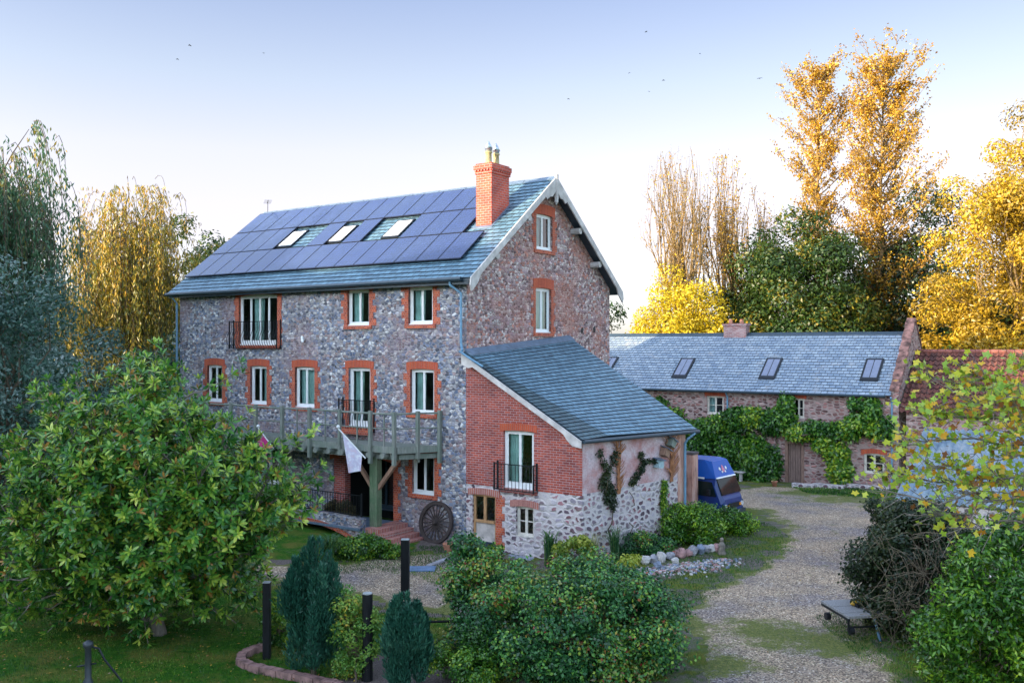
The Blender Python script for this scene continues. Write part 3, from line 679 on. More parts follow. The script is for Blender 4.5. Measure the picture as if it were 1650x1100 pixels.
mb = MB(); a0, a1, z0, z1 = hl[0]
for (p, q, s, t) in ((a0, a0 + .09, z0, z1), (a1 - .09, a1, z0, z1), (a0 + .09, a1 - .09, z1 - .08, z1), (a0 + .4, a0 + .5, .9, z1 - .08)): pbox(mb, efr, p, q, s, t, .07, .15)
pbox(mb, efr, a0 + .09, a1 - .09, .84, .92, .03, .14)
OR = wood_mat('varnished_door_wood', (.42, .24, .12), .4); dr = mb.build('stable_door', OR, ext)
mb = MB(); pbox(mb, efr, a0 + .09, a1 - .09, .24, .84, .09, .13); pbox(mb, efr, a0 + .09, a1 - .09, .06, .24, .088, .13, 1); mb.build('lower_panel', [simple('peeling_white_panel', (.48, .43, .40), .7, var=.35, sc=4), MT['gutter']], dr)
mb = MB(); mb.poly([efr(a0 + .09, .92, .11), efr(a1 - .09, .92, .11), efr(a1 - .09, z1 - .08, .11), efr(a0 + .09, z1 - .08, .11)]); mb.build('pane', MT['glass'], dr)
mb = MB(); pbox(mb, efr, -.1, 1.5, -.12, .04, -.55, .0); pbox(mb, efr, 1.3, 3.2, -.35, .0, -.4, -.02); mb.build('door_step', simple('grey_step', (.25, .28, .34), .8, bump=.5), ext)
# extension roof with a kicked-down strip along its verge
A_, C_, D_, G_ = [Vector(ep(x, y, rz(x, y))) for x, y in ((-.0, -.22), (4.44, -.22), (5.5, 5.62), (0, 6.35))]
K_ = C_.lerp(D_, .20); A2 = A_.lerp(G_, .015)
mb = MB(); courses(mb, K_, D_, A2, G_, 30, h=.21)
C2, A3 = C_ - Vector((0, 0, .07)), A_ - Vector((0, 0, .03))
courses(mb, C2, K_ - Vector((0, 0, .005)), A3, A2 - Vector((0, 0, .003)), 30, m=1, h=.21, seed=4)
er = mb.build('roof', [MT['slate'], MT['slate_shade']], ext)
mb = MB(); dn = Vector((0, 0, -.11)); q = [C2, D_, G_, A3]; mb.hexa([p + dn for p in q] + [p + Vector((0, 0, -.02)) for p in q]); mb.build('roof_boarding', MT['gutter'], ext)
mb = MB(); d = (C_ - A_).normalized(); P = []
for t, dz in ((0, -.03), (1, -.03), (1, -.24), (.93, -.36), (.89, -.30), (.86, -.2), (.10, -.2), (.06, -.34), (0, -.36)): p = A3.lerp(C2, t); P.append((p.x, p.y - .03, p.z + dz + .0))
mb.extr(P, (0, -.045, 0)); mb.build('bargeboard', MT['barge'], ext)
mb = MB(); ax = (D_ - C2).normalized(); mb.tube([C2 + Vector((.06, 0, -.05)), D_ + Vector((.06, 0, -.06))], .06, 8); mb.build('gutter', MT['gutter'], ext)
pe = Vector(side(sl_ - .12, 0, -.09)); mb = MB(); mb.tube([(D_.x + .05, D_.y - .3, D_.z - .1), (pe.x + .1, pe.y, 3.35), (pe.x, pe.y, 3.2), (pe.x, pe.y, .2)], .045, 8); mb.build('downpipe', MT['pipe'], ext)
mb = MB(); mb.hexa([A2 + Vector((0, 0, .01)), A2 + Vector((.28, 0, -.13)), G_ + Vector((.28, 0, -.13)), G_ + Vector((0, 0, .01)), A2 + Vector((0, 0, .08)), A2 + Vector((.28, 0, -.10)), G_ + Vector((.28, 0, -.10)), G_ + Vector((0, 0, .08))]); mb.build('flashing', MT['lead'], ext)
mb = MB(); mb.tube([A_ + Vector((-.02, -.14, .02)), A_ + Vector((.45, -.16, -.22)), C_.lerp(A_, .8) + Vector((0, -.1, .04))], .035, 6); mb.build('gutter_spout', MT['pipe'], ext)
# ============================================================ the long cottage
PC = Vector((18.2, 43.8, -.55))
def chit(px, py, o, n):
    global P0
    s = P0; P0 = PC
    try: return hit(px, py, o, n)
    finally: P0 = s
def cf(a, b, c, d): p, q = chit(a, b, (0, 0, 0), (0, 1, 0)), chit(c, d, (0, 0, 0), (0, 1, 0)); return (p.x, q.x, q.z, p.z)
cot = thing('stone_cottage', 'long low reddish stone cottage with grey slate roof and climbing greenery', 'cottage', PC, ROT)
cE, cR, cY = 4.74, 7.66, 3.6
hw = [cf(1139, 637, 1166, 668), cf(1277, 641, 1296, 674), cf(1392, 729, 1425, 764), cf(1268, 714, 1293, 777), cf(1149, 716, 1167, 752)]
hw[3] = (hw[3][0], hw[3][1], .0, hw[3][3])
mb = MB(); wall(mb, -26, 0, -.6, cE, hw, front, depth=.3)

wall(mb, -26, 0, -.6, cE, [], lambda a, z, d: (a, 2 * cY, z)); wall(mb, 0, 2 * cY, -.6, cE, [], gable_pl(-26)); mb.build('wall', MT['stone_cottage'], cot)
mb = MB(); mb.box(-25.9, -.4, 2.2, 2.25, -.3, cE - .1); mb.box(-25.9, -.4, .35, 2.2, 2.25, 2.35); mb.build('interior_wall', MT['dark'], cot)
for h, t in ((hw[0], 1), (hw[1], 1), (hw[2], 1)): surround(cot, front, *h, archm='brick_arch', trim='brick_trim', left=False, right=False, sill=False, ah=.22 if h is hw[2] else .2, over=.12, rise=.09 if h is hw[2] else .02)
for h in hw[:3]: make_window(cot, front, *h, fm='cream', bars=(.5,), curtain=(0, .3) if h is hw[0] else None, fw=.06, curt_m='curtain')
mb = MB(); a0, a1, z0, z1 = hw[3]
for k in range(6): w6 = (a1 - a0) / 6; pbox(mb, front, a0 + k * w6 + .008, a0 + (k + 1) * w6 - .008, 0.02, z1, .12 + .006 * (k % 2), .16)
mb.build('plank_door', wood_mat('grey_plank', (.22, .15, .13)), cot)
mb = MB()
for x in (a0 - .02, a1 + .02): mb.box(x - .07, x + .07, -.03, .14, 0, z1 + .08)
mb.box(a0 - .1, a1 + .1, -.035, .14, z1, z1 + .14); mb.build('door_frame', wood_mat('oak_frame', (.24, .15, .12)), cot)
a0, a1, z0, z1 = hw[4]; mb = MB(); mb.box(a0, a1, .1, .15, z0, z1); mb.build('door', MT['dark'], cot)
mb = MB(); courses(mb, (-26, -.3, cE - .12), (-.08, -.3, cE - .12), (-26, cY, cR), (-.08, cY, cR), 22, h=.22); courses(mb, (-26, 2 * cY + .3, cE - .12), (-.08, 2 * cY + .3, cE - .12), (-26, cY, cR), (-.08, cY, cR), 22, h=.22, seed=7)
crf = mb.build('roof', MT['slate_old'], cot)
mb = MB(); mb.extr([(-26, cY - .18, cR - .12), (-26, cY, cR + .06), (-26, cY + .18, cR - .12)], (25.7, 0, 0)); mb.build('ridge_tiles', MT['gutter'], crf)
csl = lambda y: cE - .12 + (cR - cE + .12) * (y + .3) / (cY + .3)
cn = Vector((0, -(cR - cE + .12), cY + .3)).normalized()
for (pa, pb, pc_, pd) in ((1080, 609, 1118, 578), (1220, 611, 1260, 578), (1383, 614, 1425, 579), (955, 609, 992, 576)):
    p = chit((pa + (pc_ - pa) * .05), pb, (0, -.3, cE - .12), cn); q = chit(pc_, pd, (0, -.3, cE - .12), cn); xa = p.x; ya, yb = p.y, q.y
    wdt = .86; b = [Vector((xa, ya, csl(ya))), Vector((xa + wdt, ya, csl(ya))), Vector((xa + wdt, yb, csl(yb))), Vector((xa, yb, csl(yb)))]
    mb = MB(); mb.hexa([p + cn * .0 for p in b] + [p + cn * .08 for p in b]); so_ = mb.build('skylight', MT['iron'], cot)
    ctr = sum(b, Vector()) / 4
    for s in (0, 1):
        x0 = xa + .10 + s * (wdt - .2) / 2 + (.02 if s else 0); x1 = xa + .10 + (s + 1) * (wdt - .2) / 2 - (0 if s else .02); y0, y1 = ya + .17, yb - .1
        mb = MB(); mb.poly([Vector((x0, y0, csl(y0))) + cn * .084, Vector((x1, y0, csl(y0))) + cn * .084, Vector((x1, y1, csl(y1))) + cn * .084, Vector((x0, y1, csl(y1))) + cn * .084]); mb.build('pane', PANE if 'PANE' in globals() else globals().setdefault('PANE', simple('skylight_glass', (.16, .18, .26), .08, var=.1, spec=1.0)), so_)
# parapet gable with brick coping
mb = MB()
prof = [(-.05, -.6), (-.05, cE + .15), (cY, cR + .55), (2 * cY + .05, cE + .15), (2 * cY + .05, -.6)]
mb.extr([(-.10, y, z) for y, z in prof], (.34, 0, 0)); mb.build('gable_parapet', MT['stone_base'] if 0 else MT['stone_cottage'], cot)
mb = MB(); n = 17
for k in range(n):
    for s in (0, 1):
        f0, f1 = k / n, (k + .94) / n; y0, y1 = -.1 + (cY + .1) * f0, -.1 + (cY + .1) * f1; z0, z1 = cE + .1 + (cR + .55 - cE) * f0, cE + .1 + (cR + .55 - cE) * f1
        if s: y0, y1 = 2 * cY - y0, 2 * cY - y1
        j = .02 * ((k * 7) % 3 - 1); mb.hexa([(-.15 + j, y0, z0), (.28 + j, y0, z0), (.28 + j, y1, z1), (-.15 + j, y1, z1), (-.15 + j, y0, z0 + .11), (.28 + j, y0, z0 + .11), (.28 + j, y1, z1 + .11), (-.15 + j, y1, z1 + .11)])
mb.build('coping', simple('brick_coping', (.24, .12, .10), .85, var=.8, sc=3.5, bump=.6, bd=.03), cot)
# chimney
q = chit(1187, 538, (0, cY, 0), (0, 1, 0)); mb = MB(); mb.box(q.x - .65, q.x + .65, cY - .3, cY + .3, cR - .3, cR + .45); mb.box(q.x - .72, q.x + .72, cY - .36, cY + .36, cR + .45, cR + .58); cc = mb.build('chimney', brick_mat('old_chimney_brick', (.30, .12, .11), (.38, .27, .27), (.42, .36, .36)), cot)
for k in (-.35, .3):
    mb = MB(); mb.lathe([(0, .13), (.1, .12), (.22, .1), (.24, .12)], (q.x + k, cY, cR + .58), 10); mb.build('chimney_pot', MT['terracotta'], cc, True)
mb = MB(); mb.tube([(-26, -.37, cE - .16), (-.3, -.37, cE - .16)], .06, 6); mb.build('gutter', MT['gutter'], cot)
for px in (1172, 1437):
    p = chit(px, 640, (0, -.1, 0), (0, 1, 0)); mb = MB(); mb.tube([(p.x, -.33, cE - .2), (p.x, -.1, cE - .45), (p.x, -.1, .1 if px > 1200 else 3.1)], .045, 6); mb.build('downpipe', MT['pipe'], cot)
# ============================================================ pantile barn
def pantile_mat():
    M = NM('pantiles'); u = M.uv(); n = M.noise(u, 2, 5, .7)
    br = M.n('TexBrick', i_Vector=u, i_Scale=1.0, i_Mortar_Size=.012, i_Brick_Width=.25, i_Row_Height=.32, offset=0.0)
    br.inputs['Color1'].default_value = (.17, .055, .04, 1); br.inputs['Color2'].default_value = (.09, .04, .035, 1); br.inputs['Mortar'].default_value = (.03, .012, .012, 1)
    c = M.mix(.7, br.outputs['Color'], M.ramp(n, [(.35, (.35, .3, .4)), (.65, (1.6, 1.4, 1.2))]), 'MULTIPLY')
    M.set(Base_Color=c, Roughness=.85); return M.m
barn = thing('tiled_barn', 'old barn with dark red pantile roof beside the cottage gable', 'barn', PC + UX * .3, ROT)
mb = MB(); bE, bR, bL = 4.0, 6.68, 15.0; nx_ = int(bL / .25) * 4; ny_ = 13
for i in range(nx_):
    for j in range(ny_):
        def P(i, j, k=0): x = i * .0625; z = .045 * math.cos(2 * PI * x / .25); f = j / ny_; return (x, -.3 + (cY + .3) * f, bE - .15 + (bR - bE + .15) * f + z + (.03 if k == 0 else 0))
        x0, x1 = i * .0625, (i + 1) * .0625
        mb.poly([P(i, j, 0), P(i + 1, j, 0), P(i + 1, j + 1, 1), P(i, j + 1, 1)], 0, [(x0, j * .32), (x1, j * .32), (x1, (j + 1) * .32), (x0, (j + 1) * .32)])
mb.poly([(0, cY, bR), (bL, cY, bR), (bL, 2 * cY + .3, bE - .15), (0, 2 * cY + .3, bE - .15)])
br_ = mb.build('roof', pantile_mat(), barn, True)
mb = MB()
for k in range(44): mb.tube([(k * .34, cY, bR + .03), (k * .34 + .32, cY, bR + .03)], [.11, .10], 8)
mb.build('ridge_tiles', simple('ridge_clay', (.20, .07, .055), .85, var=.5, sc=3), br_)
mb = MB(); mb.box(0.26, bL, 0, .4, -.6, bE); mb.box(bL - .4, bL, .4, 2 * cY, -.6, bE); mb.build('wall', MT['stone_cottage'], barn)
# corrugated shed
def corr_mat():
    M = NM('pale_blue_corrugated_metal'); o = M.obj(); tb = M.n('TexBrick', i_Vector=M.uv(), i_Scale=1.0, i_Mortar_Size=.015, i_Brick_Width=.9, i_Row_Height=1.9, offset=0.0); tb.inputs['Color1'].default_value = (1, 1, 1, 1); tb.inputs['Color2'].default_value = (.72, .76, .8, 1); tb.inputs['Mortar'].default_value = (.25, .2, .18, 1)
    c = M.ramp(M.noise(o, .9, 6, .8), [(.35, (.11, .16, .22)), (.5, (.20, .27, .33)), (.62, (.36, .38, .40)), (.70, (.20, .13, .09))]); c = M.mix(1.0, c, tb.outputs['Color'], 'MULTIPLY')
    M.set(Base_Color=c, Roughness=.5, Metallic=.15); return M.m
shed = thing('corrugated_shed', 'low shed with pale blue corrugated metal roof behind the ivy', 'shed', (11.3, 27.0, 0), ROT)
mb = MB(); n = 150
for i in range(n):
    x0, x1 = i * .055, (i + 1) * .055; z0, z1 = .045 * math.sin(i * 1.57), .045 * math.sin((i + 1) * 1.57); mb.poly([(x0, -.2, 2.0 + z0), (x1, -.2, 2.0 + z1), (x1, 4, 3.75 + z1), (x0, 4, 3.75 + z0)])
mb.build('roof', corr_mat(), shed, True)
mb = MB(); mb.box(.15, 8, 0, .25, -.2, 1.9); mb.poly([(.15, .25, -.2), (.15, 3.8, -.2), (.15, 3.8, 3.55), (.15, .25, 2.0)]); mb.build('wall', MT['stone_base'], shed)
# ============================================================ timber balcony
bal = thing('timber_balcony', 'weathered green-grey timber balcony deck on a thick post along the mill front', 'balcony', loc2w((-2.95, -1.1, 0)), ROT)
def bp(x, y, z): return (x + 2.95, y + 1.1, z)
DZ = 3.12
mb = MB(); y = -1.35
def xr(y): return -1.05 + (-1.78 + 1.05) * min(1, max(0, -y / 1.35))
for k in range(10):
    y0, y1 = -1.35 + k * .134, -1.35 + k * .134 + .122; mb.hexa([bp(-12.6, y0, DZ), bp(xr(y0), y0, DZ), bp(xr(y1), y1, DZ), bp(-12.6, y1, DZ), bp(-12.6, y0, DZ + .05), bp(xr(y0), y0, DZ + .05), bp(xr(y1), y1, DZ + .05), bp(-12.6, y1, DZ + .05)])
mb.build('deck_boards', MT['deck'], bal)
mb = MB(); mb.bar(bp(-12.6, -1.40, DZ - .02), bp(-1.80, -1.40, DZ - .02), .05, .22); mb.bar(bp(-1.76, -1.38, DZ - .02), bp(-1.02, -.03, DZ - .02), .05, .22); mb.bar(bp(-12.5, -1.15, DZ - .26), bp(-1.9, -1.15, DZ - .26), .16, .2); mb.bar(bp(-1.85, -1.2, DZ - .26), bp(-1.2, -.03, DZ - .26), .1, .16); mb.build('edge_beam', MT['deck'], bal)
for k in range(17):
    x = -12.2 + k * .62; mb = MB(); mb.tube([bp(x, -.02, DZ - .22), bp(x, -1.52, DZ - .22)], .10, 9); mb.build('joist_log', MT['deck'], bal)
PX = [(-11.3, -1.42), (-9.9, -1.42), (-8.5, -1.42), (-7.09, -1.42), (-5.7, -1.42), (-4.25, -1.42), (-2.84, -1.42), (-1.80, -1.42), (-1.42, -.70), (-1.04, -.06)]
for i, (x, y) in enumerate(PX):
    mb = MB(); mb.bar(bp(x, y - .05, 2.62 if i in (4, 6, 7, 9) else 2.8), bp(x, y - .05, 4.34), .11 if i != 5 else .09, up=(0, 1, 0)); mb.build('railing_post', MT['deck'], bal)
for z, r in ((4.26, .035), (3.78, .022)):
    mb = MB(); mb.tube([bp(-12.4, -1.44, z + .02)] + [bp(x, y, z + .012 * math.sin(x * 3)) for x, y in PX], r, 7); mb.build('handrail' if z > 4 else 'middle_rail', MT['deck'], bal)
for x in (-6.4, -5.0, -3.5, -2.3):
    mb = MB(); mb.bar(bp(x, -1.4, DZ), bp(x, -1.4, 4.25), .04, up=(0, 1, 0)); mb.build('baluster', MT['deck'], bal)
for x in (-3.03, -2.87):
    mb = MB(); mb.box(x + 2.95 - .085, x + 2.95 + .085, -.13, .13, -.25, 2.80, c=.015); mb.build('support_post', MT['post'], bal)
for s in (-1, 1):
    mb = MB(); mb.bar(bp(-2.95 + s * .12, -1.1, 1.75), bp(-2.95 + s * 1.05, -1.1, 2.82), .12, .12); mb.build('brace', MT['timber'], bal)
for x, y in ((-2.84, -1.42), (-1.80, -1.42), (-1.42, -.7), (-1.04, -.06)):
    mb = MB(); mb.bar(bp(x, y, 2.70), bp(x - .45, y + .25, DZ - .1), .08); mb.build('small_brace', MT['deck'], bal)
mb = MB(); mb.box(-7.5 + 2.95 - .1, -7.5 + 2.95 + .1, -.1, .1, -.2, 2.8, c=.015); mb.build('support_post', MT['post'], bal)
# flags
def flag(label, c0, tip, corners, cloth, name='flag'):
    t = thing(name, label, 'flag', loc2w(c0), ROT)
    mb = MB(); d = Vector(tip) - Vector(c0); mb.tube([(0, 0, 0), tuple(d)], .022, 7); mb.build('pole', MT['upvc'], t)
    mb = MB(); mb.lathe([(0, .02), (.03, .06), (.07, .065), (.11, .03), (.12, .005)], tuple(d), 10); mb.build('finial', MT['upvc'], t, True)
    n, m = 12, 12; V = []; Fc = []; q = [Vector(p) - Vector(c0) for p in corners]
    for i in range(n + 1):
        for j in range(m + 1):
            a, b = i / n, j / m; p = q[0].lerp(q[1], a).lerp(q[3].lerp(q[2], a), b); p = p + Vector((0, .05 * math.sin(a * 9 + b * 2) * b, 0)); V.append(p)
    for i in range(n):
        for j in range(m): k = i * (m + 1) + j; Fc.append((k, k + m + 1, k + m + 2, k + 1))
    fast_mesh('cloth', [tuple(v) for v in V], Fc, cloth, t, smooth=True)
    return t
def cloth_mat(name, a, b, c):
    M = NM(name); M.set(Base_Color=M.ramp(M.noise(M.obj(), 5, 3), [(.35, a), (.5, b), (.68, c)]), Roughness=.8); return M.m
def fh(px, py, y): p = hit(px, py, (0, y, 0), (0, 1, 0)); return (p.x, p.y, p.z)
flag('white flag with faint pink and blue print hanging beside the balcony post', fh(589, 738, -1.6), fh(545, 690, -1.9), [fh(552, 697, -1.85), fh(583, 731, -1.65), fh(583, 758, -1.68), fh(560, 762, -1.85)], cloth_mat('printed_white_cloth', (.75, .76, .84), (.55, .52, .68), (.66, .50, .56)))
flag('magenta flag half hidden by the magnolia leaves under the balcony', fh(441, 722, -1.7), fh(416, 689, -2.0), [fh(420, 694, -1.95), fh(438, 718, -1.75), fh(425, 742, -1.8), fh(408, 735, -1.95)], cloth_mat('magenta_cloth', (.65, .04, .25), (.50, .03, .20), (.70, .20, .40)))
# footbridge
fb = thing('footbridge', 'small stone footbridge with red brick arch and black railing before the porch', 'bridge', loc2w((-4.3, -1.7, 0)), ROT)
def fp(x, y, z): return (x + 4.3, y + 1.7, z)
arc = [(-7.9 + 4.6 * k / 16, .46 - .42 * abs(2 * k / 16 - 1) ** 2) for k in range(17)]
mb = MB(); P = [fp(-8.3, -1.7, -.3), fp(-7.9, -1.7, -.3)] + [fp(x, -1.7, z + .13) for x, z in arc] + [fp(-3.3, -1.7, -.3), fp(-3.05, -1.7, -.3), fp(-3.05, -1.7, .80), fp(-8.3, -1.7, .95)]
mb.extr(P, (0, .25, 0)); mb.build('parapet', MT['stone'], fb)
mb = MB()
for (x, z), (x2, z2) in zip(arc, arc[1:]): mb.hexa([fp(x, -1.73, z), fp(x2, -1.73, z2), fp(x2, -1.4, z2), fp(x, -1.4, z), fp(x, -1.73, z + .14), fp(x2, -1.73, z2 + .14), fp(x2, -1.4, z2 + .14), fp(x, -1.4, z + .14)])
mb.build('arch_ring', MT['brick_trim'], fb)
mb = MB(); mb.box(-8.3 + 4.3, -3.05 + 4.3, -.05, 1.6, .42, .5); mb.build('walkway', MT['lead'], fb)
railing(fb, lambda a, z, d: fp(a, -1.6 + d, z), -8.2, -3.1, .86, 1.55, out=0.0, n=42)
mb = MB(); pts = [fp(-5.45 + .35 * math.cos(t), -1.75, 1.2 + .35 * math.sin(t)) for t in np.linspace(1.6, 4.6, 14)]; mb.tube(pts, .022, 6); mb.build('iron_scroll', MT['iron'], fb)
# brick steps
st = thing('brick_steps', 'worn red brick steps between the timber post and the wagon wheel', 'steps', loc2w((-2.5, -.75, 0)), ROT)
for k in range(4):
    mb = MB(); mb.box(-.55 + .24 * k, .05 + .26 * k, -.75, .70, -.15, .50 - .13 * k, c=.01); mb.build('step', MT['brick_pale'], st)
# wagon wheel
ww = thing('wagon_wheel', 'large old wooden wagon wheel leaning against the mill wall', 'wheel', loc2w((-1.15, -.30, .0)), ROT)
WD = wood_mat('dark_wheel_wood', (.055, .042, .04)); RT = simple('rusty_tyre', (.06, .045, .045), .7, .3, bump=.4)
tilt = Matrix.Rotation(R(-12), 4, 'X')
def wt(mb):
    mb.v = [tuple(tilt @ Vector(v)) for v in mb.v]; return mb
mb = MB(); n = 40; rr = .69; zc = .69
def ring(mb, r0, r1, y0, y1):
    for k in range(n):
        a, b = 2 * PI * k / n, 2 * PI * (k + 1) / n; P = []
        for y in (y0, y1):
            for t, r in ((a, r0), (a, r1), (b, r1), (b, r0)): P.append((r * math.cos(t), y, zc + r * math.sin(t)))
        for f in ((0, 1, 2, 3), (7, 6, 5, 4), (1, 5, 6, 2), (0, 3, 7, 4)): mb.poly([P[i] for i in f])
ring(mb, .575, .665, -.04, .04); wt(mb).build('felloe_rim', WD, ww)
mb = MB(); ring(mb, .665, .69, -.05, .05); wt(mb).build('iron_tyre', RT, ww)
mb = MB(); mb.lathe([(-.14, .05), (-.13, .07), (-.05, .10), (.05, .10), (.1, .08)], (0, 0, zc), 14, axis=(0, 1, 0)); wt(mb).build('hub', WD, ww)
for k in range(20):
    t = 2 * PI * (k + .3) / 20; mb = MB(); mb.bar((.08 * math.cos(t), 0, zc + .08 * math.sin(t)), (.59 * math.cos(t), 0, zc + .59 * math.sin(t)), .034, .03, up=(0, 1, 0)); wt(mb).build('spoke', WD, ww)
# terracotta planter
p = gnd(722, 890); cp = thing('terracotta_planter', 'small terracotta pot with two upright ears in front of the wagon wheel', 'plant pot', p, 0)
mb = MB(); mb.lathe([(0, .10), (.12, .13), (.24, .16), (.27, .175), (.30, .17), (.30, .14)], (0, 0, 0), 14); mb.build('pot_body', MT['terracotta'], cp, True)
for s in (-.11, .11):
    mb = MB(); mb.extr([(s - .05, -.12, .28), (s + .05, -.12, .28), (s, -.12, .38)], (0, .04, 0)); mb.build('ear', MT['terracotta'], cp)
# bench, potted plant by the plank door
p = PC + UX * -7.8 + VX * -1.0; bench = thing('garden_bench', 'plain pale bench against the climber by the parked van', 'bench', (p.x, p.y, gz(p.x, p.y)), ROT)
mb = MB(); mb.box(-.8, .8, -.18, .18, .44, .49, c=.01); mb.build('seat', MT['barge'], bench)
for s in (-.62, .62):
    mb = MB(); mb.extr([(s - .03, -.16, 0), (s - .03, .16, 0), (s - .03, .12, .44), (s - .03, -.12, .44)], (.06, 0, 0)); mb.build('leg', MT['barge'], bench)
def pot(px, py, label, r=.14, h=.3, mat='terracotta'):
    p = gnd(px, py); t = thing('flower_pot', label, 'plant pot', p); mb = MB(); mb.lathe([(0, r * .7), (h * .8, r), (h * .82, r * 1.12), (h, r * 1.12), (h, r * .9)], (0, 0, 0), 14); mb.build('pot_body', MT[mat], t, True); return t
fpt = pot(1248, 784, 'pale terracotta pot with a small plant left of the plank door')
# stone trough edging below the cottage
for i, (px, w_) in enumerate(((1295, 1.1), (1335, 1.5), (1395, 2.2))):
    p = gnd(px, 786 + i); mb = MB(); mb.box(-w_ / 2, w_ / 2, -.15, .15, -.05, .22, c=.03); o = mb.build('stone_kerb', MT['stone_base'])
    o.location = p; o.rotation_euler = (0, 0, ROT); tagp(o, ['short low stone kerb just right of the plank door', 'low stone kerb under the climber right of the door', 'longest low stone kerb beneath the arched cottage window'][i], 'kerb', 'low stone kerbs along the cottage')
# bird boxes
def birdbox(px, py, tilt_, label, mat):
    a = None
    d = Vector(((px - 825) / F, 1, -(py - HY) / F)); P1 = loc2w((4.33, 0, 0)); P2 = loc2w((5.2, 5.3, 0)); n = (P2 - P1).cross(Vector((0, 0, 1))).normalized(); t = (P1 - Vector((0, 0, H))).dot(n) / d.dot(n); q = Vector((0, 0, H)) + d * t
    b = thing('bird_box', label, 'bird box', q, math.atan2(P2.y - P1.y, P2.x - P1.x), 'bird boxes on the rendered wall'); b.rotation_euler[1] = tilt_
    mb = MB(); mb.box(-.12, .12, -.26, -.02, -.15, .10, c=.005); mb.tube([(0, -.265, 0), (0, -.255, 0)], .03, 10); mb.build('box_body', mat, b)
    mb = MB(); mb.hexa([(-.16, -.32, .08), (.16, -.32, .08), (.16, 0, .15), (-.16, 0, .15), (-.16, -.32, .105), (.16, -.32, .105), (.16, 0, .175), (-.16, 0, .175)]); mb.build('lid', MT['lead'], b)
birdbox(1076, 712, .5, 'grey tilted bird box nearest the downpipe, highest of the three', MT['deck']); birdbox(1066, 727, .45, 'brown tilted bird box below the highest one', MT['timber']); birdbox(1056, 745, .1, 'pale blue bird box, lowest of the three', simple('pale_blue_paint', (.35, .5, .55), .6))
# rendered wall pillar
gp = at(1109, 838, 33.4); mb = MB(); gw = thing('garden_wall', 'stained pink rendered wall end between the extension and the blue van', 'wall', (gp.x, gp.y, 0), ROT)
mb.box(-.30, .27, -.15, .3, -.3, 2.52, c=.05); mb.build('wall_body', MT['pillar'], gw)
mb = MB(); mb.box(-.32, .29, -.18, .33, 2.52, 2.60, c=.05); mb.build('coping', simple('dark_coping', (.10, .08, .08), .9, var=.5), gw)
# rockery stones
SC = [simple('grey_boulder', (.30, .30, .34), .9, var=.35, sc=4, bump=.7, bd=.03), simple('pink_boulder', (.36, .21, .21), .9, var=.35, sc=4, bump=.7, bd=.03), simple('pale_boulder', (.50, .48, .47), .9, var=.3, sc=4, bump=.7, bd=.03), simple('blue_boulder', (.18, .22, .30), .9, var=.35, sc=4, bump=.7, bd=.03)]
RK = [(1040, 908, .16, 2), (1053, 906, .15, 0), (1066, 905, .17, 2), (1080, 901, .15, 0), (1090, 897, .14, 1), (1098, 898, .17, 1), (1108, 896, .15, 1), (1116, 894, .19, 0), (1129, 892, .17, 3), (1138, 890, .16, 0), (1146, 889, .15, 2), (1154, 888, .14, 1), (1060, 915, .13, 3), (1088, 908, .12, 2)]
RL = ['white stone at the far left end of the rockery row', 'small grey stone second from the left of the rockery row', 'pale rounded stone third along the rockery row', 'grey stone beside a pale one at left of the rockery row', 'small pink stone left of the large reddish one in the rockery', 'large reddish stone in the middle of the rockery row', 'reddish stone right of the large middle one in the rockery', 'biggest grey boulder standing tall in the rockery row', 'blue-grey boulder right of the biggest one in the rockery', 'grey stone third from the right end of the rockery row', 'pale stone next to the end of the rockery row', 'small pink stone below the upright figure stone', 'dark blue stone lying in front of the left rockery stones', 'small pale stone lying in front of the middle rockery stones']
for i, (px, py, r, m) in enumerate(RK):
    p = gnd(px, py); mb = MB(); mb.blob((0, 0, r * .7), (r * 1.05, r * .9, r * (.85 + .3 * (i % 3) / 2)), i + 3, 7, 5, .2); o = mb.build('boulder', SC[m], None, False); bv = o.modifiers.new('soften', 'BEVEL'); bv.width = .03; bv.segments = 2; o.location = p; o.rotation_euler = (0, 0, i); tagp(o, RL[i], 'stone', 'stones edging the flower bed')
p = gnd(1163, 893); fg = thing('stone_figure', 'small weathered upright stone figure at the right end of the rockery', 'statue', p)
mb = MB(); mb.lathe([(0, .16), (.05, .15), (.2, .11), (.33, .13), (.42, .10), (.46, .055)], (0, 0, 0), 10); SF = simple('mossy_figure_stone', (.17, .15, .13), .9, var=.5, sc=8, bump=.6); mb.build('torso', SF, fg, True); mb = MB(); mb.blob((0, 0, .54), (.075, .08, .09), 2, 8, 6, .05); mb.build('head', SF, fg, True); fg.scale = (.85, .85, .85)
# garden posts
def gpost(px, pyb, top, r, label, square=False):
    p = gnd(px, pyb); h = (pyb - top) * p.y / F; t = thing('garden_post', label, 'post', p, 0, 'black posts in the garden')
    mb = MB()
    if square: mb.box(-r, r, -r, r, -.2, h, c=.012)
    else: mb.lathe([(-.2, r), (h * .5, r * .98), (h, r * .97)], (0, 0, 0), 14)
    mb.build('shaft', MT['blackpost'], t, False)
    mb = MB()
    if square: mb.box(-r * .96, r * .96, -r * .96, r * .96, h, h + .015)
    else: mb.lathe([(h, r * .9), (h + .02, r * .86)], (0, 0, 0), 14)
    mb.build('cut_top', simple('pale_post_top', (.30, .32, .33), .8), t)
gpost(653, 965, 869, .105, 'tallest black post standing alone in front of the gravel path', True)
gpost(592, 1096, 956, .105, 'thick round black post between the two conifers')
gpost(430, 1060, 938, .075, 'thin black post under the right edge of the magnolia', True)
p = gnd(653, 965); q = gnd(590, 1045); mb = MB()
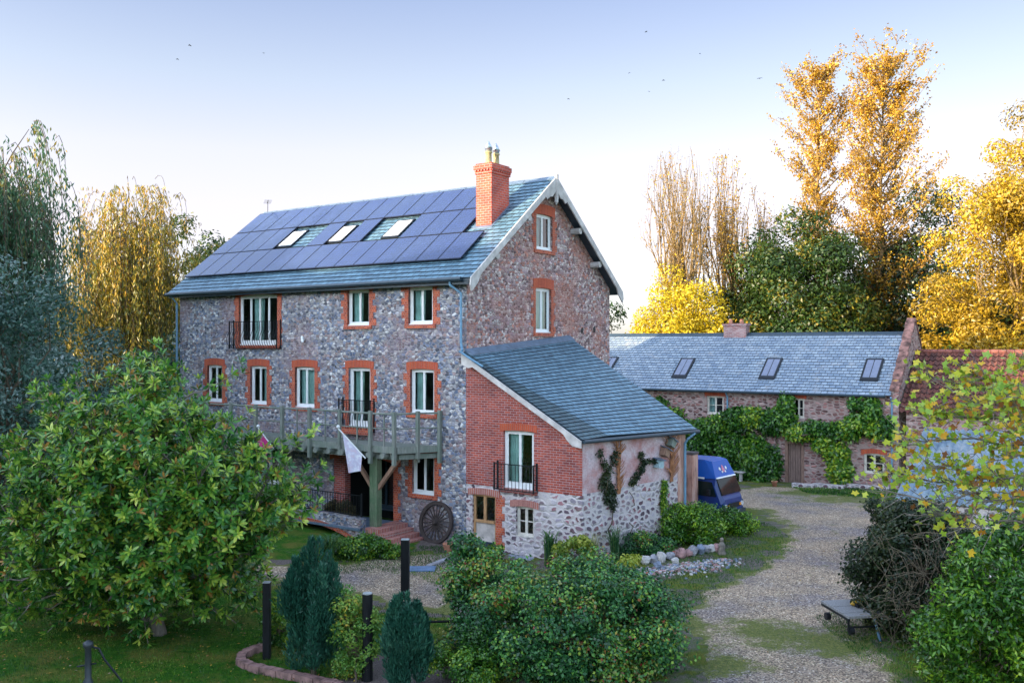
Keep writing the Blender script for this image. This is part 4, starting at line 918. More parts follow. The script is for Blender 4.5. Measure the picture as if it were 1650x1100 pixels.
mb.tube([Vector((q.x, q.y, .55)), Vector(((q.x + 2.2), q.y + .6, .42)), Vector((q.x + 3.6, q.y + .9, .5))], .03, 6); o = mb.build('garden_rail', MT['blackpost'], None); tagp(o, 'thin dark horizontal rail running behind the smaller conifer', 'rail')
# trolley
p = gnd(1386, 1022); cart = thing('flatbed_trolley', 'old flatbed garden trolley with grey plank top beside the ivy', 'trolley', p, R(8))
for k in range(5):
    mb = MB(); mb.box(-.50, .62, -.42 + k * .26, -.42 + k * .26 + .245, .50 + .004 * (k % 2), .55 + .004 * (k % 2), c=.008); mb.build('plank', wood_mat('grey_cart_plank', (.24, .24, .25)) if k == 0 else bpy.data.materials['grey_cart_plank'], cart)
mb = MB(); mb.bar((-.48, -.40, .47), (-.48, .85, .47), .05); mb.bar((.55, -.40, .47), (.55, .85, .47), .05); mb.bar((-.5, -.38, .3), (.55, -.38, .3), .03); mb.bar((-.48, -.38, .47), (-.48, -.38, .2), .04); mb.build('frame', MT['iron'], cart)
for x, y in ((-.42, -.38), (-.42, .7), (.5, .7)):
    mb = MB(); mb.lathe([(-.045, .10), (-.045, .20), (-.02, .23), (.02, .23), (.045, .20), (.045, .10)], (x, y, .23), 16, axis=(1, 0, 0)); wh = mb.build('wheel', simple('tyre_rubber', (.012, .018, .022), .8), cart, True)
    mb = MB(); mb.lathe([(-.05, .02), (-.048, .09), (.048, .09), (.05, .02)], (x, y, .23), 10, axis=(1, 0, 0)); mb.build('rim', MT['iron'], wh)
mb = MB(); mb.bar((.12, -.40, .49), (.2, -.5, .0), .05); mb.build('prop_leg', simple('blue_leg', (.07, .14, .22), .6), cart)
t = thing('power_drill', 'yellow and black hand tool lying on the trolley planks', 'tool', p + Vector((.05, .35, .56)), R(20))
mb = MB(); mb.lathe([(-.16, .035), (-.1, .06), (.1, .06), (.16, .03), (.26, .015)], (0, 0, .06), 10, axis=(1, 0, 0)); mb.build('tool_body', simple('yellow_plastic', (.55, .33, .04), .5), t, True)
mb = MB(); mb.bar((-.05, 0, .05), (-.12, -.18, .04), .06); mb.build('tool_grip', MT['iron'], t)
mb = MB(); mb.tube([p + Vector((.2, .3, .6)), p + Vector((.75, .55, .63))], .022, 6); tagp(mb.build('wooden_stick', MT['iron']), 'dark rod lying across the trolley planks', 'rod')
# planting bed edge
EP = [(428, 1046), (405, 1052), (390, 1061), (388, 1071), (405, 1079), (440, 1087), (475, 1094), (520, 1104), (560, 1112)]
mb = MB(); pts = [gnd(*q) for q in EP]; fine = []
for a, b in zip(pts, pts[1:]):
    for k in range(4): fine.append(a.lerp(b, k / 4))
for i, (a, b) in enumerate(zip(fine, fine[1:])):
    d = (b - a); mb.bar(a + Vector((0, 0, .05)) + d * .03, b + Vector((0, 0, .05)) - d * .03, .16 + .02 * (i % 3), .16 + .015 * (i % 2))
tagp(mb.build('brick_edging', simple('edging_brick', (.26, .15, .14), .85, var=.6, sc=5, bump=.6)), 'curved low brick edging round the conifer bed', 'edging')
p = gnd(678, 918); mb = MB(); mb.box(-.42, .42, -.28, .28, 0, .035, c=.04); o = mb.build('drain_cover', simple('blue_grey_slab', (.14, .22, .36), .5, bump=.4)); o.location = p + Vector((0, 0, .02)); tagp(o, 'blue-grey drain cover set in the path right of the tall post', 'drain cover')
mb = MB(); a, b = gnd(690, 914), gnd(748, 898); m_ = gnd(718, 903); mb.bar(a + Vector((0, 0, .03)), m_ + Vector((0, 0, .03)), .16, .08); mb.bar(m_ + Vector((0, 0, .03)), b + Vector((0, 0, .03)), .16, .08); tagp(mb.build('path_edging', SC[0]), 'pale stone strip edging the grass near the stable door', 'edging')
# iron garden stand, bottom left
p = gnd(142, 1128); sg = thing('iron_stand', 'dark iron stand with curved arm rising from the lawn at lower left', 'stand', p)
mb = MB(); mb.lathe([(-.1, .09), (.35, .09), (.4, .06), (.95, .055), (1.0, .09), (1.06, .09), (1.1, .03)], (0, 0, 0), 12); mb.build('column', simple('grey_iron', (.05, .06, .07), .5, .4), sg, True)
mb = MB(); mb.tube([(.02, 0, 1.0), (.2, 0, .95), (.3, 0, .75), (.5, -.05, .55), (.62, 0, .35)], .02, 6); mb.tube([(-.2, 0, .62), (.15, 0, .68)], .018, 6); mb.build('curved_arm', MT['iron'], sg)
# wall light
x, z = fac(490, 548); mb = MB(); mb.tube([(0, 0, 0), (.02, -.10, .12), (.08, -.12, -.08)], .05, 8); o = mb.build('wall_light', MT['upvc']); o.location = loc2w((x, -.02, z)); o.rotation_euler = (0, 0, ROT); tagp(o, 'small white lamp fixed on the stone wall right of the wide top window', 'lamp')
# white house far off
wl = at(222, 600, 52); wh = thing('white_house', 'white gabled house glimpsed behind the magnolia crown', 'house', (wl.x, wl.y, 0), R(-20))
mb = MB(); mb.box(-1.0, 1.0, 0, 6, -.5, 5.4); mb.poly([(-1.0, 0, 5.4), (1.0, 0, 5.4), (0, 0, 6.9)]); mb.build('wall', simple('white_wall', (.8, .78, .78), .8), wh)
mb = MB(); mb.hexa([(-1.2, -.2, 5.25), (0, -.2, 6.95), (0, 6, 6.95), (-1.2, 6, 5.25), (-1.2, -.2, 5.4), (0, -.2, 7.1), (0, 6, 7.1), (-1.2, 6, 5.4)]); mb.hexa([(0, -.2, 6.95), (1.2, -.2, 5.25), (1.2, 6, 5.25), (0, 6, 6.95), (0, -.2, 7.1), (1.2, -.2, 5.4), (1.2, 6, 5.4), (0, 6, 7.1)]); mb.build('roof', MT['slate_old'], wh)
# birds
BD = [(306, 74, .34), (286, 96, .3), (425, 86, .22), (1014, 118, .26), (1069, 130, .3), (1041, 52, .3), (1224, 127, .36), (1046, 148, .2), (916, 160, .24), (1128, 87, .2)]
BN = ['highest bird above the left end of the mill roof', 'second bird above the left part of the mill roof', 'faint bird left of the chimney, high up', 'left bird of the pair high above the cottage', 'right bird of the pair high above the cottage', 'topmost bird right of the chimney', 'largest bird left of the tall poplars', 'faint bird just below the pair', 'lone bird above the mill gable', 'faint bird between the pair and the poplars']
for i, (px, py, s) in enumerate(BD):
    mb = MB(); s *= .5
    mb.tube([(-.5 * s, 0, 0), (-.2 * s, 0, .02), (.25 * s, 0, 0), (.5 * s, 0, -.02)], [.01, .09 * s, .08 * s, .01], 6)
    for q in (-1, 1): mb.poly([(-.15 * s, 0, .03), (.2 * s, 0, .03), (.12 * s, q * .5 * s, .22 * s), (-.12 * s, q * 1.0 * s, .1 * s)])
    o = mb.build('bird', MT['iron']); o.location = at(px, py, 46 + 3 * (i % 4)); o.rotation_euler = (0, 0, i * .7); tagp(o, BN[i], 'bird', 'birds in the sky')
# ============================================================ camper van
BLU = NM('blue_van_paint'); BLU.set(Base_Color=(.001, .085, .40, 1), Roughness=.4); BLU.b.inputs['Coat Weight'].default_value = .1; BLU = BLU.m
NVY = NM('dark_blue_van_paint'); NVY.set(Base_Color=(.001, .03, .17, 1), Roughness=.3); NVY.b.inputs['Coat Weight'].default_value = .25; NVY = NVY.m
VG = NM('van_glass'); VG.set(Base_Color=(.01, .02, .02, 1), Roughness=.05); VG.b.inputs['Specular IOR Level'].default_value = .25; VG = VG.m
vo = at(1165, 850, 33.0); van = thing('camper_van', 'blue high-top camper van parked behind the rendered wall end', 'van', (vo.x, vo.y, gz(vo.x, vo.y)), R(-41)); van.scale = (.88, .88, .89)
# van frame: x forward, y to its left; origin under the front right corner
L_, Wv = 4.7, 1.84
def sect(x, y0, y1, z0, z1, e=.07): return [(x, y0, z0), (x, y1, z0), (x, y1 + 0, z0 + .5), (x, y1 - e * .3, z1 - .35), (x, y1 - e * 2, z1), (x, y0 + e * 2, z1), (x, y0 + e * .3, z1 - .35), (x, y0, z0 + .5)]
def loft(mb, secs, m=0):
    n = len(secs[0]); b = len(mb.v)
    for s in secs: mb.v += [tuple(p) for p in s]
    for i in range(len(secs) - 1):
        for k in range(n): k2 = (k + 1) % n; mb.f.append((b + i * n + k, b + i * n + k2, b + (i + 1) * n + k2, b + (i + 1) * n + k)); mb.m.append(m)
    mb.f.append(tuple(b + k for k in range(n))); mb.m.append(m); mb.f.append(tuple(b + (len(secs) - 1) * n + n - 1 - k for k in range(n))); mb.m.append(m)
    return mb
mb = MB(); loft(mb, [sect(-L_, 0, Wv, .32, 1.88), sect(-.55, 0, Wv, .32, 1.90), sect(-.40, .0, Wv, .32, 1.86), sect(-.10, .02, Wv - .02, .34, 1.12), sect(-.02, .05, Wv - .05, .36, 1.0), sect(0, .09, Wv - .09, .42, .86)]); mb.build('body', NVY, van)
mb = MB(); loft(mb, [[(-L_ + .1, .06, 1.80), (-L_ + .1, Wv - .06, 1.80), (-L_ + .4, Wv - .22, 2.52), (-L_ + .4, .22, 2.52)], [(-.90, .06, 1.82), (-.90, Wv - .06, 1.82), (-1.0, Wv - .24, 2.56), (-1.0, .24, 2.56)], [(-.37, .07, 1.84), (-.37, Wv - .07, 1.84), (-.66, Wv - .28, 2.50), (-.66, .28, 2.50)]]); mb.build('high_top', BLU, van)
mb = MB(); q = [(-.378, .13, 1.80), (-.378, Wv - .13, 1.80), (-.115, Wv - .1, 1.17), (-.115, .1, 1.17)]; o_ = Vector((.035, 0, .03)); mb.hexa([Vector(p) for p in q] + [Vector(p) + o_ for p in q]); mb.build('windscreen', VG, van)
mb = MB(); mb.hexa([(-.38, .12, 1.83), (-.38, Wv - .12, 1.83), (-.41, Wv - .12, 1.87), (-.41, .12, 1.87), (-.31, .12, 1.84), (-.31, Wv - .12, 1.84), (-.35, Wv - .12, 1.89), (-.35, .12, 1.89)]); mb.bar((-L_, -.012, 1.84), (-.85, -.012, 1.84), .03, .07); mb.build('white_trim', MT['upvc'], van)
for s in (0, 1):
    yy = -.006 if s == 0 else Wv + .006
    mb = MB(); q = [(-1.30, yy, 1.12), (-.30, yy, 1.12), (-.50, yy, 1.70), (-1.30, yy, 1.72)]; mb.extr(q, (0, .01 * (-1 if s == 0 else 1), 0)); mb.build('side_window', VG, van)
    y0 = .22 if s == 0 else Wv - .22
    mb = MB(); mb.tube([(-.0, y0, .72), (.045, y0, .72)], .10, 14); mb.build('headlight', simple('headlight_glass', (.6, .62, .65), .15) if s == 0 else bpy.data.materials['headlight_glass'], van)
    mb = MB(); mb.box(-.02, .05, y0 + (.12 if s == 0 else -.26), y0 + (.26 if s == 0 else -.12), .67, .77); mb.build('indicator', simple('orange_lens', (.7, .25, .02), .3) if s == 0 else bpy.data.materials['orange_lens'], van)
    for x in (-.95, -3.8):
        mb = MB(); y1 = .1 if s == 0 else Wv - .1; mb.lathe([(-.10, .18), (-.10, .29), (-.07, .33), (.07, .33), (.10, .29), (.10, .18)], (x, y1, .33), 18, axis=(0, 1, 0)); wv = mb.build('wheel', bpy.data.materials['tyre_rubber'], van, True)
        mb = MB(); mb.lathe([(-.105, .02), (-.1, .18), (.1, .18), (.105, .02)], (x, y1, .33), 14, axis=(0, 1, 0)); mb.build('rim', MT['lead'], wv)
    mb = MB(); mb.box(-.62, -.50, -.24 if s == 0 else Wv + .06, -.06 if s == 0 else Wv + .24, 1.2, 1.42, c=.02); mb.build('wing_mirror', MT['iron'], van)
mb = MB(); mb.box(-.02, .10, .02, Wv - .02, .34, .52, c=.03); mb.build('bumper', MT['gutter'], van); mb = MB(); mb.box(.002, .03, .45, Wv - .45, .62, .82); mb.build('grille', MT['iron'], van)
mb = MB(); mb.box(.10, .11, Wv / 2 - .26, Wv / 2 + .26, .38, .49); mb.build('number_plate', MT['upvc'], van)
def star(c, r, n, u, v, r2=.45): return [Vector(c) + Vector(u) * (r if k % 2 == 0 else r * r2) * math.cos(PI * k / n) + Vector(v) * (r if k % 2 == 0 else r * r2) * math.sin(PI * k / n) for k in range(2 * n)]
ST = {'y': simple('yellow_sticker', (.7, .65, .12), .5, var=.05), 'w': simple('white_sticker', (.75, .75, .75), .5, var=.05), 'r': simple('red_sticker', (.5, .03, .04), .5, var=.05), 'v': simple('violet_sticker', (.18, .08, .55), .5, var=.05), 'b': simple('blue_sticker', (.10, .18, .65), .5, var=.05), 'p': simple('pink_sticker', (.6, .2, .3), .5, var=.05)}
for (x, z, r, k) in ((-2.05, 1.30, .16, 'y'), (-2.0, 1.52, .08, 'w'), (-2.6, 1.22, .15, 'r'), (-2.1, 1.02, .12, 'b'), (-2.45, .82, .14, 'v'), (-3.0, .95, .09, 'y'), (-2.3, .65, .1, 'v')):
    mb = MB(); mb.extr(star((x, -.004, z), r, 5 if k == 'y' else 6, (1, 0, 0), (0, 0, 1), .55), (0, -.006, 0)); mb.build('flower_sticker', ST[k], van)
fu = Vector((0, 1, 0)); fv = Vector((-.29, 0, .66)).normalized(); fn_ = fv.cross(fu); fn_ = fn_ if fn_.x > 0 else -fn_; fc = Vector((-.502, Wv / 2, 2.14)) + fn_ * .012
for k, (du, dv, r) in enumerate(((-.26, .04, .09), (.26, .04, .09), (-.13, -.10, .06), (.13, -.10, .06), (0, 0, .15), (0, .14, .06))):
    mb = MB(); mb.extr(star(fc + fu * du + fv * dv, r, 6, fu, fv, .6), tuple(fn_ * .006)); mb.build('emblem_piece', ST['p' if k > 3 else 'w'], van)
mb = MB(); mb.box(-3.3, -2.4, .5, 1.3, 2.52, 2.66, c=.05); mb.build('roof_vent', MT['upvc'], van)

rgp = random.Random(44); mb = MB(); ea, eb = gnd(1035, 918), gnd(1168, 902)
for k in range(520):
    f = rgp.random(); q = ea.lerp(eb, f); x, y = q.x + rgp.gauss(.05, .25), q.y + .1 - abs(rgp.gauss(.0, .55)); r = rgp.uniform(.02, .055); mb.blob((x, y, gz(x, y) + r * .4), (r * 1.2, r, r * .8), k, 5, 3, .2, m=k % 4)
tagp(mb.build('pebbles', SC), 'bank of small grey and white pebbles in front of the rockery stones', 'pebbles', kind='stuff')
# ============================================================ plants
def unit(v): return v / np.maximum(np.linalg.norm(v, axis=-1, keepdims=True), 1e-9)
def leaf_quads(C, D, N, L, Wd, fold=.0, six=False):
    """one leaf per row: base C, direction D, facing N, length L, width Wd"""
    C = np.asarray(C, float); D = unit(np.asarray(D, float)); Sx = unit(np.cross(D, N)); Nn = np.cross(Sx, D)
    L = np.broadcast_to(L, (len(C),))[:, None]; Wd = np.broadcast_to(Wd, (len(C),))[:, None]; n = len(C)
    if six:
        P = [C, C + D * L * .35 + Sx * Wd * .42, C + D * L * .72 + Sx * Wd * .42 - Nn * L * .04, C + D * L - Nn * L * .12, C + D * L * .72 - Sx * Wd * .42 - Nn * L * .04, C + D * L * .35 - Sx * Wd * .42]
    else:
        P = [C, C + D * L * .5 + Sx * Wd * .5 + Nn * L * fold, C + D * L, C + D * L * .5 - Sx * Wd * .5 + Nn * L * fold]
    k = len(P); V = np.stack(P, 1).reshape(-1, 3); return V, np.arange(n * k).reshape(n, k)
def tubes_mesh(name, lines, mat, parent, n=5):
    V = []; Fc = []; off = 0; cs = np.array([(math.cos(2 * PI * k / n), math.sin(2 * PI * k / n)) for k in range(n)])
    for pts, r in lines:
        P = np.asarray(pts, float); r = np.broadcast_to(np.asarray(r, float), (len(P),)); T = unit(np.gradient(P, axis=0)); ref = np.array([1., 0, 0]) if abs(T[0][0]) < .8 else np.array([0, 1., 0])
        A = unit(np.cross(T, ref)); B = np.cross(T, A); Q = P[:, None] + (A[:, None] * cs[None, :, :1] + B[:, None] * cs[None, :, 1:]) * r[:, None, None]
        V.append(Q.reshape(-1, 3)); m = len(P); i = np.arange(m - 1)[:, None] * n; k = np.arange(n)[None]; k2 = (k + 1) % n
        Fc.append(np.stack([i + k, i + k2, i + n + k2, i + n + k], -1).reshape(-1, 4) + off); off += m * n
    return fast_mesh(name, np.concatenate(V), np.concatenate(Fc), mat, parent, smooth=True)
def limb(rg, a, b, r0, r1, n=6, wob=.08, sag=0.0):
    a, b = np.array(a, float), np.array(b, float); L = np.linalg.norm(b - a); t = np.linspace(0, 1, n); P = a + (b - a) * t[:, None]
    P[1:-1] += rg.normal(0, wob * L, (n - 2, 3)) * np.array([1, 1, .5]); P[:, 2] += np.sin(t * PI) * sag * L
    return P, r0 + (r1 - r0) * t
def place_tree(name, label, cat, pos, group=None): return thing(name, label, cat, tuple(pos), 0, group)
def lobed(name, label, cat, pos, env, nl, lr, nleaf, size, mat, bark='bark', seed=0, trunk=None, flat=.75, zmin=0.0, inner=.25, up=.2, droop=.0, asp=.5, group=None, shell=.16, rbias=.5, limbs=True, cname='crown', low=-1.0):
    """crown built of many leaf clumps inside the envelope env=(cx,cy,cz,rx,ry,rz) round pos, carried by real limbs"""
    rg = np.random.default_rng(seed); t = place_tree(name, label, cat, pos, group); cx, cy, cz, rx, ry, rz = env
    d = unit(rg.normal(size=(nl * 3, 3))); d = d[d[:, 2] > low][:nl]; nl = len(d); rad = rg.uniform(inner, 1, nl) ** rbias
    Cc = d * rad[:, None] * np.array([rx, ry, rz]) + np.array([cx, cy, cz]); r = lr * rg.uniform(.6, 1.35, nl); tone = rg.uniform(0, 1, nl)
    Cc[:, 2] = np.maximum(Cc[:, 2], zmin + r * .6)
    pk = rg.choice(nl, nleaf, p=(r ** 2) / (r ** 2).sum()); u = unit(rg.normal(size=(nleaf, 3)) + np.array([0, 0, up])); rr = r[pk] * np.clip(rg.normal(1 - shell, shell, nleaf), .25, 1.45)
    P = Cc[pk] + u * rr[:, None] * np.array([1, 1, flat]); P[:, 2] = np.maximum(P[:, 2], .03)
    Nn = unit(u + rg.normal(0, .55, (nleaf, 3)) + np.array([0, 0, .35])); D = unit(np.cross(Nn, rg.normal(size=(nleaf, 3)))); D[:, 2] -= droop
    V, Fc = leaf_quads(P, D, Nn, size * rg.uniform(.6, 1.4, nleaf), size * asp * rg.uniform(.7, 1.2, nleaf), .08)
    rn = np.clip(.5 * tone[pk] + .5 * rg.uniform(0, 1, nleaf) + 0, 0, 1)
    fast_mesh(cname, V, Fc, mat, t, rnd=rn)
    if limbs:
        tr = trunk or (.25, cz * .5); base = np.array([0, 0, -.2]); top = np.array([cx * .5, cy * .5, tr[1]]); L = [(lambda q: q)(limb(rg, base, top, tr[0], tr[0] * .7, 6, .03))]
        for i in rg.choice(nl, min(nl, 46), replace=False): L.append(limb(rg, top + (np.array([cx, cy, cz]) - top) * rg.uniform(-.2, .5), Cc[i], tr[0] * .28, tr[0] * .05, 6, .07, .06))
        tubes_mesh('trunk', L, MT[bark], t)
    return t
GREEN = [(0, (.018, .045, .012)), (.35, (.035, .085, .018)), (.6, (.07, .14, .025)), (.85, (.14, .21, .04)), (1, (.24, .28, .06))]
OAK = leaf_mat('oak_leaves', [(0, (.012, .03, .008)), (.4, (.03, .07, .012)), (.66, (.06, .10, .014)), (.8, (.20, .17, .015)), (1, (.42, .27, .02))])
GOLD = leaf_mat('golden_leaves', [(0, (.10, .08, .012)), (.3, (.30, .19, .015)), (.6, (.50, .31, .02)), (.85, (.64, .44, .03)), (1, (.26, .34, .05))])
YEL = leaf_mat('yellow_leaves', [(0, (.34, .24, .01)), (.4, (.60, .44, .015)), (.8, (.70, .55, .03)), (1, (.38, .36, .04))])
ORG = leaf_mat('orange_leaves', [(0, (.13, .06, .012)), (.3, (.33, .16, .018)), (.6, (.50, .28, .02)), (1, (.62, .42, .05))])
DARKG = leaf_mat('dark_evergreen_leaves', [(0, (.008, .022, .010)), (.5, (.02, .05, .018)), (.8, (.045, .07, .02)), (1, (.25, .20, .03))])
TEAL = leaf_mat('blue_green_leaves', [(0, (.02, .06, .045)), (.4, (.05, .12, .09)), (.7, (.11, .20, .16)), (.88, (.26, .36, .33)), (1, (.50, .55, .55))], rough=.3)
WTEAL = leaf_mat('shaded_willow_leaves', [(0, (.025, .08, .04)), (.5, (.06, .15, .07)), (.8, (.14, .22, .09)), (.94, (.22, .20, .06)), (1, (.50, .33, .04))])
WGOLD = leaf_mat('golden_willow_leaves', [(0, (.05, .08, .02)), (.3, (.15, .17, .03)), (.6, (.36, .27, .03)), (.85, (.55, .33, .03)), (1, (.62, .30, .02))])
CONI = leaf_mat('conifer_sprays', [(0, (.010, .05, .035)), (.5, (.02, .10, .065)), (.85, (.045, .16, .10)), (1, (.09, .22, .14))], trans=.15)
MIX = leaf_mat('shrub_leaves', [(0, (.007, .035, .015)), (.35, (.02, .09, .03)), (.55, (.05, .18, .05)), (.70, (.13, .32, .05)), (.80, (.28, .40, .05)), (.86, (.30, .04, .03)), (.90, (.10, .26, .14)), (1, (.60, .42, .05))], rough=.32, trans=.2, spec=.4)
IVY = leaf_mat('ivy_leaves', [(0, (.010, .022, .010)), (.5, (.022, .045, .016)), (.8, (.05, .07, .02)), (1, (.11, .11, .04))])
VINE = leaf_mat('vine_leaves', [(0, (.008, .035, .008)), (.4, (.03, .12, .015)), (.7, (.12, .28, .025)), (1, (.48, .56, .04))], rough=.3, trans=.2)
LAUR = leaf_mat('laurel_leaves', [(0, (.008, .04, .006)), (.4, (.035, .13, .012)), (.68, (.13, .29, .02)), (.92, (.38, .54, .03)), (1, (.6, .6, .5))], rough=.28, trans=.2, spec=.45)
def w2(px, Y): return np.array([(px - 825) / F * Y, Y, gz(0, Y) if Y < 60 else -.5])
# --- far trees behind the cottage
lobed('oak_tree', 'broad dark green oak with scattered yellow leaves behind the cottage roof', 'tree', w2(1285, 60), (0, 0, 7.2, 4.9, 4.2, 8.0), 190, 1.3, 72000, .26, OAK, seed=1, trunk=(.4, 4), low=-.7)
lobed('yellow_tree', 'bright yellow bushy tree left of the oak behind the cottage', 'tree', w2(1095, 59), (0, 0, 5.6, 2.9, 2.4, 6.6), 80, 1.0, 26000, .22, YEL, 'bark_gold', seed=2, trunk=(.2, 3))
lobed('dark_tree', 'dark shaded tree between the right poplar and the golden tree', 'tree', w2(1478, 62), (0, 0, 8.2, 4.2, 3.2, 9.2), 90, 1.6, 22000, .30, DARKG, seed=3, trunk=(.35, 5))
lobed('golden_tree', 'large golden autumn tree at the right edge behind the barn', 'tree', w2(1625, 52), (0, 0, 9.4, 4.7, 4, 9.0), 190, 1.0, 64000, .22, GOLD, 'bark_gold', seed=4, trunk=(.4, 5))
lobed('golden_tree', 'taller golden tree top rising at the far right edge', 'tree', w2(1660, 57), (0, 0, 14.0, 2.7, 2.5, 8.2), 60, 1.1, 20000, .22, GOLD, 'bark_gold', seed=5, trunk=(.35, 8))
lobed('green_tree', 'dark green tree low behind the barn ridge at right', 'tree', w2(1585, 54), (0, 0, 4.5, 5.0, 3, 5.0), 60, 1.3, 17000, .28, OAK, seed=6, trunk=(.3, 3))
lobed('green_tree', 'small dark green tree showing between the mill gable and the yellow tree', 'tree', w2(1000, 66), (0, 0, 4.6, 2.3, 2, 5.0), 34, 1.0, 8000, .28, OAK, seed=7, trunk=(.2, 3))
lobed('golden_bush', 'orange-gold tree low between the two poplars and the oak', 'tree', w2(1225, 64), (0, 0, 7.5, 2.3, 2, 5.2), 30, 1.0, 6500, .28, GOLD, 'bark_gold', seed=8, trunk=(.2, 5))
lobed('golden_bush', 'orange-brown tree low behind the right poplar base', 'tree', w2(1420, 66), (0, 0, 7.5, 3.2, 2, 5.0), 36, 1.1, 8000, .28, ORG, 'bark_gold', seed=9, trunk=(.2, 5))
lobed('dark_tree', 'dark green crown between the left bare tree and the oak', 'tree', w2(1175, 63), (0, 0, 5.5, 2.6, 2, 6.0), 36, 1.1, 9000, .28, OAK, seed=10, trunk=(.2, 4))
# --- poplars
def poplar(px, Y, h, wid, seed, label, bare0=.24, dens=1.0, skew=0):
    rg = np.random.default_rng(seed); t = place_tree('poplar_tree', label, 'tree', w2(px, Y), 'tall poplars above the oak'); L = []; TP = []
    n = 14; zz = np.linspace(-.3, h, n); tx = np.cumsum(rg.normal(0, .05, n)); ty = np.cumsum(rg.normal(0, .05, n)); TR = np.stack([tx, ty, zz], 1); L.append((TR * np.array([1, 1, .93]), np.linspace(.30, .02, n)))
    nb = int(115 * dens)
    for i in range(nb):
        f = bare0 + (.93 - bare0) * (i / nb) ** .85; z = h * f; b = np.array([np.interp(z, zz, tx), np.interp(z, zz, ty), z]); a = rg.uniform(0, 2 * PI); g = (f - bare0) / (1 - bare0)
        Lb = wid * (1.0 - .22 * g - .38 * g ** 4 - .35 * max(0, .18 - g) / .18) * rg.uniform(.55, 1.12) * (1 if rg.uniform() < .7 else .55); rise = rg.uniform(.7, 1.15) * (1 + .7 * g * g); rise = min(rise, (h * 1.01 - z) / max(Lb, .3))
        m = 8; s = np.linspace(0, 1, m); P = b + np.stack([np.cos(a) * Lb * s + skew * s, np.sin(a) * Lb * s, Lb * rise * s ** 1.25], 1) + rg.normal(0, .03 * Lb, (m, 3)) * s[:, None]; L.append((P, np.linspace(.055, .012, m)))
        for q in range(7):
            k = rg.uniform(.25, 1); c = b + (P[-1] - b) * 0 + np.array([np.interp(k, s, P[:, j]) for j in range(3)]) - b; a2 = a + rg.normal(0, .9); l2 = Lb * rg.uniform(.15, .42); e = c + np.array([math.cos(a2) * l2, math.sin(a2) * l2, l2 * rg.uniform(.5, 1.4)]); L.append((np.stack([c, (c + e) / 2 + rg.normal(0, .03, 3), e]), [.02, .014, .008]))
            for u in np.linspace(.25, 1, 5): TP.append((c + (e - c) * u, g))
    TPp = np.array([p for p, g in TP]); gg = np.array([g for p, g in TP]); per = 5; P = np.repeat(TPp, per, 0) + rg.normal(0, .15, (len(TPp) * per, 3)); keep = rg.uniform(size=len(P)) < .92; P = P[keep]; nl = len(P)
    Nn = unit(rg.normal(size=(nl, 3)) + np.array([0, 0, .3])); D = unit(rg.normal(size=(nl, 3)) - np.array([0, 0, .4])); V, Fc = leaf_quads(P, D, Nn, rg.uniform(.11, .22, nl), rg.uniform(.09, .16, nl), .06)
    tone = np.repeat(rg.uniform(0, 1, len(TPp)), per)[keep]; fast_mesh('crown', V, Fc, ORG, t, rnd=np.clip(.4 * tone + .6 * rg.uniform(size=nl), 0, 1)); tubes_mesh('trunk', L, MT['bark_gold'], t, 5)
poplar(1315, 64, 27.6, 3.0, 26, 'left of the two tall orange poplars, with visible straight trunk', dens=.9)
poplar(1422, 62, 27.0, 3.5, 22, 'right of the two tall poplars, wider with a shaded right side', dens=1.35, skew=.25)
# --- bare upright trees
def bare(px, Y, h, spread, seed, label, leafy=1.0, half=3.3):
    rg = np.random.default_rng(seed); t = place_tree('bare_tree', label, 'tree', w2(px, Y), 'nearly bare upright trees'); L = []; tips = []
    def grow(p, d, l, r, lv):
        m = 5; P = [np.array(p)]; dd = np.array(d)
        for k in range(m):
            dd = unit(dd + rg.normal(0, .06, 3) + np.array([0, 0, .09])); P.append(P[-1] + dd * l / m)
        L.append((np.array(P), np.linspace(r, r * .55, m + 1)))
        if lv == 0: tips.extend(P[2:]); return
        for k in range([0, 4, 4, 4, 5][lv]):
            u = rg.uniform(.35, 1) if k else 1.0; i = u * m; i0 = min(int(i), m - 1); q = P[i0] + (P[i0 + 1] - P[i0]) * (i - i0); a = rg.uniform(0, 2 * PI); sp = rg.uniform(.12, .38)
            nd = unit(dd + sp * np.array([math.cos(a), math.sin(a), -.1])); grow(q, nd, l * rg.uniform(.5, .78), r * .5, lv - 1)
    for k in range(4): a = 2 * PI * k / 4 + .5; grow((0, 0, -.3), unit(np.array([math.cos(a) * spread, math.sin(a) * spread, 1])), h * .42, .20, 4 if k < 3 else 3)
    sc = h / np.percentile(np.array(tips)[:, 2], 97); wx = half / np.percentile(np.abs(np.array(tips)[:, :2]), 96); rnd_ = lambda P: (lambda Q: np.stack([Q[:, 0], Q[:, 1], (lambda z: np.where(z > h, h + (z - h) * .2, z))(Q[:, 2] * (1.06 - .22 * np.clip((Q[:, 0] ** 2 + Q[:, 1] ** 2) / half ** 2, 0, 1.5)))], 1))(np.asarray(P) * np.array([wx, wx, sc])); L = [(rnd_(P), r) for P, r in L]; tips = rnd_(tips)
    tubes_mesh('trunk', L, MT['bark_gold'], t, 3); nl = int(1700 * leafy); P = tips[rg.integers(0, len(tips), nl)] + rg.normal(0, .12, (nl, 3)); V, Fc = leaf_quads(P, rg.normal(size=(nl, 3)), rg.normal(size=(nl, 3)), rg.uniform(.10, .2, nl), .10); fast_mesh('crown', V, Fc, ORG, t, rnd=rg.uniform(0, 1, nl))
bare(1093, 62, 20.0, .20, 31, 'nearly bare tree with fanned upright twigs above the yellow tree')
bare(1194, 64, 20.0, .17, 32, 'nearly bare tree right of the first, with more orange leaves left', 2.6, 2.6)
